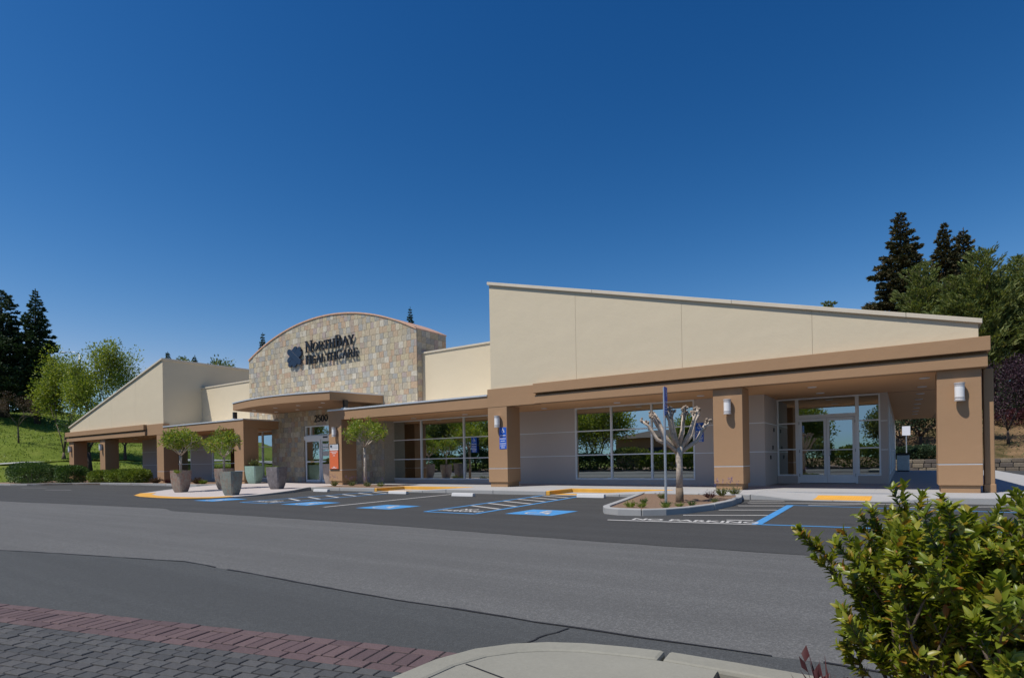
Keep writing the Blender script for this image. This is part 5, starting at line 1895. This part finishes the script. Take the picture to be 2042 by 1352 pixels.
# small plants on the island
for i, (x, y, h, w, mt, fl, lab) in enumerate([
        (-5.0, 12.0, 0.20, 0.32, 'leaf_crape', 0, 'leafy green clump at the front tip of the island'), (-4.75, 12.05, 0.18, 0.3, 'leaf_crape', 0, 'second leafy clump beside the front tip clump on the island'),
        (-5.15, 13.2, 0.17, 0.25, 'leaf_hedge', 0, 'dark green tuft near the left kerb of the island'), (-4.25, 12.15, 0.16, 0.25, 'leaf_lime', 0, 'yellowish green tuft left of the sign pole base'),
        (-4.45, 12.75, 0.17, 0.28, 'leaf_hedge', 0, 'grey green tuft left behind the sign pole'), (-4.10, 12.6, 0.14, 0.26, 'leaf_lime', 0, 'bright green tuft at the foot of the sign pole'),
        (-3.95, 13.0, 0.15, 0.28, 'leaf_hedge', 0, 'low dark tuft right of the sign pole'), (-3.75, 14.1, 0.14, 0.25, 'leaf_silver', 0, 'sparse pale tuft near the right kerb of the island'),
        (-4.25, 15.6, 0.24, 0.45, 'leaf_maroon', 0, 'dark maroon dead looking clump behind the bare tree'), (-4.15, 16.4, 0.30, 0.4, 'leaf_silver', 7, 'lavender plant with thin lilac spikes behind the island tree'),
        (-3.95, 16.9, 0.3, 0.4, 'leaf_silver', 9, 'lavender plant against the pavement end of the island'), (-5.3, 14.9, 0.22, 0.3, 'leaf_silver', 0, 'pale tuft behind the bare tree, left side'),
        (-21.8, 17.6, 0.34, 0.5, 'leaf_silver', 10, 'lavender plant at the foot of the sign pillar'), (-21.0, 17.9, 0.30, 0.5, 'leaf_silver', 9, 'lavender plant left of the round headed tree trunk'),
        (-19.7, 17.7, 0.28, 0.5, 'leaf_silver', 6, 'lavender plant right of the round headed tree trunk'), (-19.1, 17.9, 0.26, 0.5, 'leaf_lime', 4, 'green plant at the yellow kerb end of the flower bed')]):
    tuft('bed_plant', (x, y, -0.036 if x > -10 else 0.01), h, w, 70, mt, lab, 60 + i, group='small plants in the beds', flower=fl)

# clipped hedge shrubs in the left bed
HB = [((-54.6, 16.0), 2.05, 1.0, 1.45, 'leaf_hedge', 'large dark clipped shrub at the corner of the hedge bed'),
      ((-57.8, 16.6), 1.6, 1.0, 1.5, 'leaf_hedge', 'dark clipped shrub farthest left, cut by the picture edge'),
      ((-51.4, 17.4), 1.25, 0.8, 1.2, 'leaf_hedge', 'medium dark clipped shrub behind the corner shrub'),
      ((-48.7, 18.4), 1.2, 0.7, 0.82, 'leaf_lime', 'low lime green shrub, left of three before the left pillars'),
      ((-46.3, 18.6), 1.05, 0.7, 0.86, 'leaf_lime', 'low lime green shrub, middle of three before the left pillars'),
      ((-44.1, 18.7), 1.2, 0.7, 0.88, 'leaf_lime', 'low lime green shrub, right of three before the left pillars'),
      ((-56.0, 26.5), 1.6, 1.2, 1.7, 'leaf_lime', 'green shrub seen through the opening between the left pillars'),
      ((-63.5, 19.6), 2.2, 1.2, 1.3, 'leaf_hedge', 'dark shrub behind the hedge near the grassy slope')]
for i, (xy, rx, ry, h, mt, lab) in enumerate(HB):
    mound('hedge_shrub', (xy[0], xy[1], -0.03), rx, ry, h, mt, lab, 'shrub', 'clipped shrubs left of the building', 80 + i, 0.10, 7000, 3.2, 0.05)
for i, (x, y, h, w, mt, lab) in enumerate([(-40.2, 18.2, 0.5, 0.9, 'leaf_dry', 'bronze twiggy plant left of the leftmost planter'), (-38.6, 18.3, 0.42, 0.9, 'leaf_maroon', 'low reddish plant behind the leftmost planter'),
                                           (-35.6, 18.5, 0.5, 0.9, 'leaf_dry', 'bronze twiggy plant between the two planter trees'), (-34.6, 18.3, 0.34, 0.7, 'leaf_lime', 'low yellow green plant right of the bronze plant')]):
    tuft('bed_shrub', (x, y, -0.02), h, w, 160, mt, lab, 120 + i, group='low plants along the left wing')

# ------------------------------------------------------------------ trees beyond the building
def ground(x, y):
    return float(hill(x, y))


CON = [(8, 84, 577, 88, 15.0, 'leaf_redwood', 'tall dark redwood cut by the left edge of the picture'),
       (76, 84, 576, 88, 8.2, 'leaf_redwood', 'tall dark redwood with layered branches, second from the left edge'),
       (-70, 90, 610, 95, 10.0, 'leaf_redwood', 'dark redwood mostly outside the left edge'),
       (338, 95, 701, 100, 3.6, 'leaf_redwood', 'dark treetop peeking over the peak of the left wing'),
       (392, 98, 708, 102, 3.0, 'leaf_redwood', 'slender dark treetop over the left wing parapet'),
       (528, 95, 663, 100, 4.2, 'leaf_redwood', 'dark conifer tip left of the stone arch'),
       (823, 95, 612, 100, 3.4, 'leaf_redwood', 'pointed conifer tip above the right shoulder of the stone arch'),
       (1803, 72, 421, 76, 10.4, 'leaf_redwood_b', 'tall bronzed redwood, left one of the trio over the right roof end'),
       (1890, 74, 443, 78, 7.8, 'leaf_redwood_b', 'tall redwood, middle one of the trio over the right roof end'),
       (1928, 76, 454, 80, 8.0, 'leaf_redwood_b', 'tall bronzed redwood, right one of the trio over the right roof end')]
for i, (px, dep, top_, d2, W, mt, lab) in enumerate(CON):
    x, y = spot(px, d2)
    g = ground(x, y)
    H = rise(px, top_, d2) - g
    conifer('redwood_tree', (x, y, g), H, W, mt, lab, 200 + i, 'conifers around the building', 0.46 if W > 5 else 0.36, (1.0 if i < 3 else 1.7) if W > 5 else 1.6, 0.10 if i < 3 else 0.2)
PINE = [(1842, 64, 528, 6.6, 'mid green bushy tree below the left bronzed redwood'),
        (1962, 58, 500, 7.0, 'tall mid green tree right of the redwood trio'),
        (2034, 62, 516, 7.0, 'mid green tree cut by the right edge of the picture'),
        (1905, 60, 560, 6.0, 'mid green tree below the middle redwood'),
        (2095, 56, 480, 8.0, 'mid green tree outside the right edge'), (1998, 66, 560, 7.0, 'mid green tree between the two tall ones at the right edge')]
for i, (px, dep, top_, W, lab) in enumerate(PINE):
    x, y = spot(px, dep)
    g = ground(x, y)
    H = rise(px, top_, dep) - g
    conifer('pine_tree', (x, y, g), H, W, 'leaf_pine', lab, 230 + i, 'mid green trees behind the right wing', 0.50, 0.9, 0.04, 'bark', 0.5, 0.55, 0.28)
x, y = spot(1657, 78)
g = ground(x, y)
conifer('pine_tree', (x, y, g), rise(1657, 600, 78) - g, 4.0, 'leaf_pine', 'small green treetop peeking over the right sloping roof', 238, 'mid green trees behind the right wing', 0.4, 1.0, 0.2, 'bark', 0.4)
for i, (px, dep, top_, W, lab) in enumerate([(452, 96, 716, 4.0, 'rounded green treetop left of the stone arch'), (430, 99, 718, 3.2, 'small green treetop over the left parapet'), (368, 94, 714, 2.6, 'faint green treetop behind the left wing')]):
    x, y = spot(px, dep)
    g = ground(x, y)
    broadleaf('hill_tree', (x, y, g), rise(px, top_, dep) - g, W, 'leaf_pine', 'bark', lab, 'tree', 'treetops behind the roof', 240 + i, 0.3, 0.4, 20, 0.4, 3, 0.6, 0.2, 0.5)
x, y = spot(128, 70)
g = ground(x, y)
broadleaf('leafy_tree', (x, y, g), rise(128, 685, 70) - g, 9.6, 'leaf_spring', 'bark', 'bushy yellow green tree left of the building', 'tree', None, 251, 0.28, 0.06, 46, 0.30, 5, 0.66, 0.02, 0.8, (2, 3))
x, y = spot(210, 66)
g = ground(x, y)
broadleaf('leafy_tree', (x, y, g), rise(210, 680, 66) - g, 8.0, 'leaf_spring', 'barkdark', 'airy upright tree with see-through crown beside the left wing', 'tree', None, 252, 0.24, 0.10, 26, 0.26, 5, 0.55, 0.15, 0.55, (2, 3))
x, y = spot(38, 72)
g = ground(x, y)
broadleaf('budding_tree', (x, y, g), rise(38, 782, 72) - g, 6.4, 'leaf_dry', 'bark', 'small brownish budding tree on the grassy slope at the left', 'tree', None, 253, 0.12, 0.42, 12, 0.13, 5, 0.7, 0.08, 0.25, (2, 3))
x, y = spot(180, 58)
g = ground(x, y)
broadleaf('shade_tree', (x, y, g), 5.5, 5.0, 'leaf_hedge', 'barkdark', 'dark trunked tree seen through the left end of the porch', 'tree', None, 254, 0.28, 0.5, 20, 0.22, 4, 0.7, 0.1, 0.4)
x, y = spot(250, 70)
g = ground(x, y)
broadleaf('shade_tree', (x, y, g), 5.0, 5.0, 'leaf_lime', 'barkdark', 'slim trunked tree seen between the left porch pillars', 'tree', None, 255, 0.2, 0.5, 20, 0.22, 4, 0.7, 0.1, 0.4)
for i, (px, dep, top_, W, lab) in enumerate([(2012, 42, 722, 5.0, 'purple leaved plum tree at the right edge beyond the corner pillar'), (2075, 46, 700, 5.0, 'purple leaved plum tree just outside the right edge')]):
    x, y = spot(px, dep)
    g = ground(x, y)
    broadleaf('plum_tree', (x, y, g), rise(px, top_, dep) - g, W, 'leaf_purple', 'barkdark', lab, 'tree', 'purple leaved plum trees', 260 + i, 0.12, 0.16, 44, 0.17, 4, 0.66, 0.06, 0.5)
# dark shrubs and a branch tangle seen through the corridor
for i, (px, dep, w, h, mt, lab) in enumerate([(1798, 42.5, 1.6, 0.95, 'leaf_redwood', 'dark shrub at the far end of the covered walkway, left one'), (1836, 42.2, 1.8, 0.9, 'leaf_redwood', 'dark shrub at the far end of the covered walkway, right one'),
                                             (1995, 50, 2.4, 1.6, 'leaf_pine', 'green shrub under the purple tree'), (2035, 47, 2.0, 1.2, 'leaf_maroon', 'reddish shrub beside the driveway at the right edge'), (1815, 66, 2.6, 1.5, 'leaf_hedge', 'dark shrub higher on the dry slope behind the walkway'), (1860, 62, 2.4, 1.4, 'leaf_pine', 'green shrub on the dry slope behind the corner pillar')]):
    x, y = spot(px, dep)
    mound('slope_shrub', (x, y, ground(x, y)), w, w * 0.8, h, mt, lab, 'shrub', 'shrubs on the slope behind', 270 + i, 0.16, 3500, 2.2, 0, 0.3)
for i, (px, dep, H, W, lab) in enumerate([(1838, 45, 4.2, 7.5, 'dark spreading tree framed by the far end of the walkway'), (1795, 46, 3.6, 6.0, 'dark bushy tree left of the white notice board beyond the walkway'), (1990, 50, 3.4, 6.0, 'dark bushy tree behind the purple plum tree')]):
    x, y = spot(px, dep)
    broadleaf('oak_tree', (x, y, ground(x, y)), H, W, 'leaf_redwood', 'barkdark', lab, 'tree', 'dark trees on the dry slope', 281 + i, 0.13, 0.18, 34, 0.22, 4, 0.95, -0.05, 0.5)

# low stone wall behind, and objects at the end of the walkway
lw = empty('garden_wall', (4.0, 48.2, -0.2), 'low rough stone garden wall along the driveway behind the building', 'wall')
rw = random.Random(9)
MB().box(-12, 26, 48.3, 48.8, -0.3, 0.62).build('wall_core', 'mortar', lw)
n_ = 0
for row in range(3):
    xx = -2.0
    while xx < 13:
        l = rw.uniform(0.4, 0.8)
        MB().box(xx + 0.015, xx + l - 0.015, 48.2 - rw.uniform(0, 0.05), 48.31, -0.2 + row * 0.29, 0.07 + row * 0.29).build('stone_block', 'fieldstone', lw, bevel=0.03, seg=1)
        xx += l
bn = empty('litter_bin', (-0.05, 41.6, 0), 'dark blue grey litter bin at the far end of the covered walkway', 'bin')
MB().box(-0.36, 0.26, 41.3, 41.9, 0.06, 0.98).build('bin_body', 'galv', bn, bevel=0.03)
MB().box(-0.40, 0.30, 41.26, 41.94, 0.98, 1.10).build('bin_lid', 'dark', bn, bevel=0.03)
MB().box(-0.34, 0.24, 41.32, 41.88, 0.0, 0.06).build('bin_base', 'dark', bn)
x, y = spot(1808, 41)
ns = empty('notice_sign', (x, y, -0.15), 'white notice board on a post beyond the covered walkway', 'sign')
MB().tube([(x, y, -0.15), (x, y, 3.0)], 0.035, 8).build('post', 'galv', ns)
MB().box(x - 0.24, x + 0.24, y - 0.05, y - 0.03, 2.35, 3.0).build('board', 'signwhite', ns)

# street lamp behind the trees at the left
x, y = spot(162, 80)
g = ground(x, y)
zt = rise(162, 702, 80)
sl = empty('street_lamp', (x, y, g), 'grey street lamp with curved arm behind the yellow green tree', 'street lamp')
MB().tube([(x, y, g - 0.2), (x, y, g + (zt - g) * 0.6), (x, y, zt - 0.3)], [0.11, 0.085, 0.06], 10).build('pole', 'galv', sl, smooth=True)
ax, ay = -math.cos(YAW), -math.sin(YAW)
MB().tube([(x, y, zt - 0.35), (x + ax * 0.7, y + ay * 0.7, zt + 0.02), (x + ax * 1.9, y + ay * 1.9, zt + 0.02)], [0.05, 0.04, 0.035], 8).build('arm', 'galv', sl, smooth=True)
MB().extrude([(x + ax * t - ay * s_, y + ay * t + ax * s_) for t, s_ in ((1.8, -0.12), (2.6, -0.16), (2.75, 0), (2.6, 0.16), (1.8, 0.12))], 'z', zt - 0.10, zt + 0.06).build('lamp_head', 'galv', sl, bevel=0.03)

# path along the foot of the slope
m = MB()
prev = None
for k in range(40):
    yy = -20 + k * 3.0
    xx = -75.2 + 0.8 * math.sin(k * 0.3)
    for q in (0, 1.8):
        m.v.append((xx - q, yy, ground(xx - q, yy) + 0.12))
m.f = [(2 * k, 2 * k + 1, 2 * k + 3, 2 * k + 2) for k in range(39)]
m.build('hill_path', 'concrete', kind='structure')

# grass tufts over the green slope
n = 60000
gx_ = rng.uniform(-135, -63, n)
gy_ = rng.uniform(-8, 66, n)
keep = ~((gx_ > -78.5) & (gx_ < -73.5))
gx_, gy_ = gx_[keep], gy_[keep]
P = np.stack([gx_, gy_, hill(gx_, gy_) - 0.02], 1)
D = rng.normal(size=P.shape) * 0.45 + np.array([0, 0, 1.0])
L = rng.uniform(0.08, 0.24, len(P))
cloud_object('hill_grass', [leaf_cloud(P, D, L, L * 0.55, 0.1)], 'grass', kind='stuff')
tag(bpy.data.objects['hill_grass'], 'rough green grass covering the slope at the left', 'grass')
n = 9000
gx_ = rng.uniform(-14, 40, n)
gy_ = rng.uniform(50, 84, n)
P = np.stack([gx_, gy_, hill(gx_, gy_) - 0.02], 1)
D = rng.normal(size=P.shape) * 0.6 + np.array([0, 0, 1.0])
L = rng.uniform(0.07, 0.22, len(P))
cloud_object('slope_cover', [leaf_cloud(P, D, L, L * 0.5, 0.1)], 'leaf_silver', kind='stuff')
tag(bpy.data.objects['slope_cover'], 'sparse dry ground cover on the slope behind the building', 'ground cover')

# ------------------------------------------------------------------ across the drive (mirrored in the glass)
strip_bed = MB().extrude([(-80, -24), (40, -24), (40, -9.0), (-80, -9.0)], 'z', -0.3, -0.03).build('far_planting_strip', 'soil', kind='structure')
ORD = 'first second third fourth fifth sixth seventh eighth ninth tenth eleventh twelfth thirteenth fourteenth fifteenth sixteenth seventeenth'.split()
kinds_ = ('leaf_lime', 'leaf_spring', 'leaf_hedge', 'leaf_pine')
for i in range(17):
    x = -66 + i * 3.9 + random.uniform(-0.6, 0.6)
    mound('drive_shrub', (x, -10.6 + random.uniform(-0.5, 0.5), -0.04), 2.0, 1.1, random.uniform(1.5, 2.5), kinds_[i % 4],
          ORD[i] + ' leafy shrub from the left in the row across the drive mirrored in the glass', 'shrub', 'shrubs across the drive mirrored in the windows', 300 + i, 0.22, 3200, 2.4, 0, 0.25)
for i, (x, y, H, W, mt, lab) in enumerate([(-27.6, -13.5, 8.0, 7.0, 'leaf_spring', 'spring green tree mirrored in the left of the right window'), (-17.0, -14.0, 6.0, 3.6, 'leaf_spring', 'small green tree mirrored at the right end of the right window'),
                                         (-38.0, -13.0, 8.0, 6.5, 'leaf_pine', 'green tree mirrored in the right of the middle window'), (-43.5, -12.5, 7.5, 6.5, 'leaf_spring', 'spring green tree mirrored right of centre in the middle window'), (-49.5, -14.5, 8.5, 7.0, 'leaf_pine', 'green tree mirrored in the centre of the middle window'),
                                         (-55.5, -13.0, 8.0, 7.0, 'leaf_spring', 'spring green tree mirrored in the left of the middle window'), (-62.0, -14.0, 8.5, 7.5, 'leaf_pine', 'green tree mirrored at the left end of the middle window'),
                                         (-8.6, -15.5, 6.5, 4.6, 'leaf_spring', 'green tree mirrored in the left leaf of the double doors'), (-0.8, -18.0, 6.0, 4.5, 'leaf_pine', 'green tree mirrored in the glass beside the double doors'),
                                         (-74, -13, 9, 8, 'leaf_pine', 'green tree mirrored in the far left windows'),
                                         (-41.0, -19.5, 8.5, 7.0, 'leaf_spring', 'rear row tree mirrored in the right of the middle window'), (-48.0, -20.0, 9.0, 7.5, 'leaf_spring', 'rear row tree mirrored in the centre of the middle window'),
                                         (-56.0, -20.0, 9.0, 7.5, 'leaf_spring', 'rear row tree mirrored in the left of the middle window'), (-30.5, -17.5, 7.5, 5.5, 'leaf_pine', 'rear row tree mirrored behind the spring green tree in the right window')]):
    broadleaf('drive_tree', (x, y, -0.05), H, W, mt, 'bark', lab, 'tree', 'trees across the drive mirrored in the windows', 320 + i, 0.2, 0.10, 60, 0.26, 4, 0.72, 0.04, 0.72)
hs_ = empty('shop_building', (-29, -42, -0.2), 'low brown building with dark hipped roof mirrored in the right window', 'building')
MB().box(-38, -21, -52, -42, -0.2, 4.2).build('wall', 'brown', hs_)
m = MB()
m.v = [(-39.2, -53.2, 4.2), (-19.8, -53.2, 4.2), (-19.8, -40.8, 4.2), (-39.2, -40.8, 4.2), (-34, -47, 5.6), (-25, -47, 5.6)]
m.f = [(0, 1, 5, 4), (1, 2, 5), (2, 3, 4, 5), (3, 0, 4), (0, 3, 2, 1)]
m.build('roof', 'barkdark', hs_)
for x in (-35, -31.5, -27.5, -24):
    MB().box(x - 1.1, x + 1.1, -41.99, -41.9, 0.6, 2.8).build('window', 'navy', hs_)

# ------------------------------------------------------------------ foreground shrub
def big_leaf():
    """leaf along +x, 1 long, creased along the midrib, slightly arched"""
    prof = [(0.0, 0.015), (0.15, 0.10), (0.35, 0.19), (0.6, 0.185), (0.82, 0.10), (1.0, 0.0)]
    v, f = [], []
    for x, w in prof:
        z = 0.16 * x - 0.22 * x * x
        v += [(x, 0, z), (x, w, z + w * 0.42), (x, -w, z + w * 0.42)]
    for i in range(len(prof) - 1):
        a, b = i * 3, i * 3 + 3
        f += [(a, b, b + 1, a + 1), (a, a + 2, b + 2, b)]
    return np.array(v), f


LV, LF = big_leaf()
leaf_me = bpy.data.meshes.new('leaf')
leaf_me.from_pydata(LV.tolist(), [], LF)
leaf_me.polygons.foreach_set('use_smooth', [True] * len(leaf_me.polygons))
leaf_me.materials.append(M['leaf_bush'])
SB = Vector((0.365, 2.43, -0.11))
bush = empty('photinia_shrub', SB, 'glossy yellow green shrub with reddish tips in the right foreground', 'shrub')
rb = random.Random(21)
m = MB()
placed = []                               # (position, direction, normal, length)


def whorl(p, d, n, ln, openness):
    perp = d.orthogonal().normalized()
    a0 = rb.uniform(0, 6.28)
    for k in range(n):
        a = a0 + 2.4 * k + rb.uniform(-0.5, 0.5)
        side = Matrix.Rotation(a, 3, d) @ perp
        ld = (d * rb.uniform(0.35, 1.0) + side * openness * rb.uniform(0.7, 1.2)).normalized()
        nn = (d - ld * d.dot(ld)).normalized()
        placed.append((p + d * rb.uniform(-0.012, 0.012), ld, nn, ln * rb.choice((0.55, 0.75, 0.9, 1.0, 1.1, 1.3)) * rb.uniform(0.9, 1.1)))


def twig(base, d, length, rad, lev):
    n = 4
    pts = [base]
    cur, dd = base, d.normalized()
    for i in range(n):
        dd = (dd + Vector((rb.gauss(0, 0.09), rb.gauss(0, 0.09), 0.10 if lev < 2 else 0.16))).normalized()
        cur = cur + dd * length / n
        pts.append(cur)
    m.tube(pts, [rad * (1 - 0.14 * i) for i in range(n + 1)], 6, True)
    for i, p in enumerate(pts[1:]):
        dl = (pts[i + 1] - pts[i]).normalized()
        if lev > 0 and i >= 1:
            for k in range(rb.choice((1, 2, 2))):
                a = rb.uniform(0, 6.28)
                side = Matrix.Rotation(a, 3, dl) @ dl.orthogonal().normalized()
                twig(p, dl * 0.8 + side * 0.75 + Vector((0, 0, 0.25)), length * rb.uniform(0.32, 0.46), rad * 0.55, lev - 1)
        if lev == 0 or (lev == 1 and i >= 2):
            for k in range(4):
                whorl(p - dl * length / n * k * 0.25, dl, 2, 0.033, 0.85)
    whorl(pts[-1], dd, 7, 0.038, 0.60)


for i in range(58):
    a = i * 2.399 + 0.9
    s_ = math.sqrt((i + 0.5) / 58)
    d = Vector((math.cos(a) * s_ * 0.46, math.sin(a) * s_ * 0.34, 1.0))
    base = SB + Vector((math.cos(a) * s_ * 0.33, math.sin(a) * s_ * 0.21, -0.02))
    twig(base, d, rb.uniform(0.585, 0.695) * (1.0 - 0.04 * s_), 0.008, 2)
m.build('branch', 'bark', bush, smooth=True)
for _ in range(1):
    placed = [q for q in placed if q[0].y < 3.02]
E3 = Vector((0, 0, EYE))
def leafmat(d, nn):
    s_ = nn.cross(d).normalized()
    return Matrix((d, s_, nn)).transposed()
def vis(q):
    s_ = seen_px(*q[0])
    return s_ and 1500 < s_[0] < 2050 and s_[1] < 1360
placed.sort(key=lambda q: (0 if vis(q) else 1, (q[0] - E3).length))
for q in placed[:300]:
    p, d, nn, l = q
    o = _link('leaf', leaf_me, None, bush, p)
    o.rotation_euler = leafmat(d, nn).to_euler()
    o.scale = (l, l * rb.uniform(0.85, 1.15), l)
Vs, Fs = [], []
off = 0
for (p, d, nn, l) in placed[300:]:
    A = np.array(leafmat(d, nn))
    Vs.append((LV * l) @ A.T + np.array(p))
    Fs.append(np.array(LF) + off)
    off += len(LV)
me = np_mesh('foliage', np.concatenate(Vs) - np.array(SB), np.concatenate(Fs))
me.polygons.foreach_set('use_smooth', [True] * len(me.polygons))
o = _link('foliage', me, 'leaf_bushes', bush, SB)
o['kind'] = 'stuff'
tuft('maroon_plant', (-0.24, 2.62, -0.11), 0.36, 0.34, 60, 'leaf_maroon', 'small dark maroon spiky plant at the foot of the foreground shrub', 402, thin=0.05)
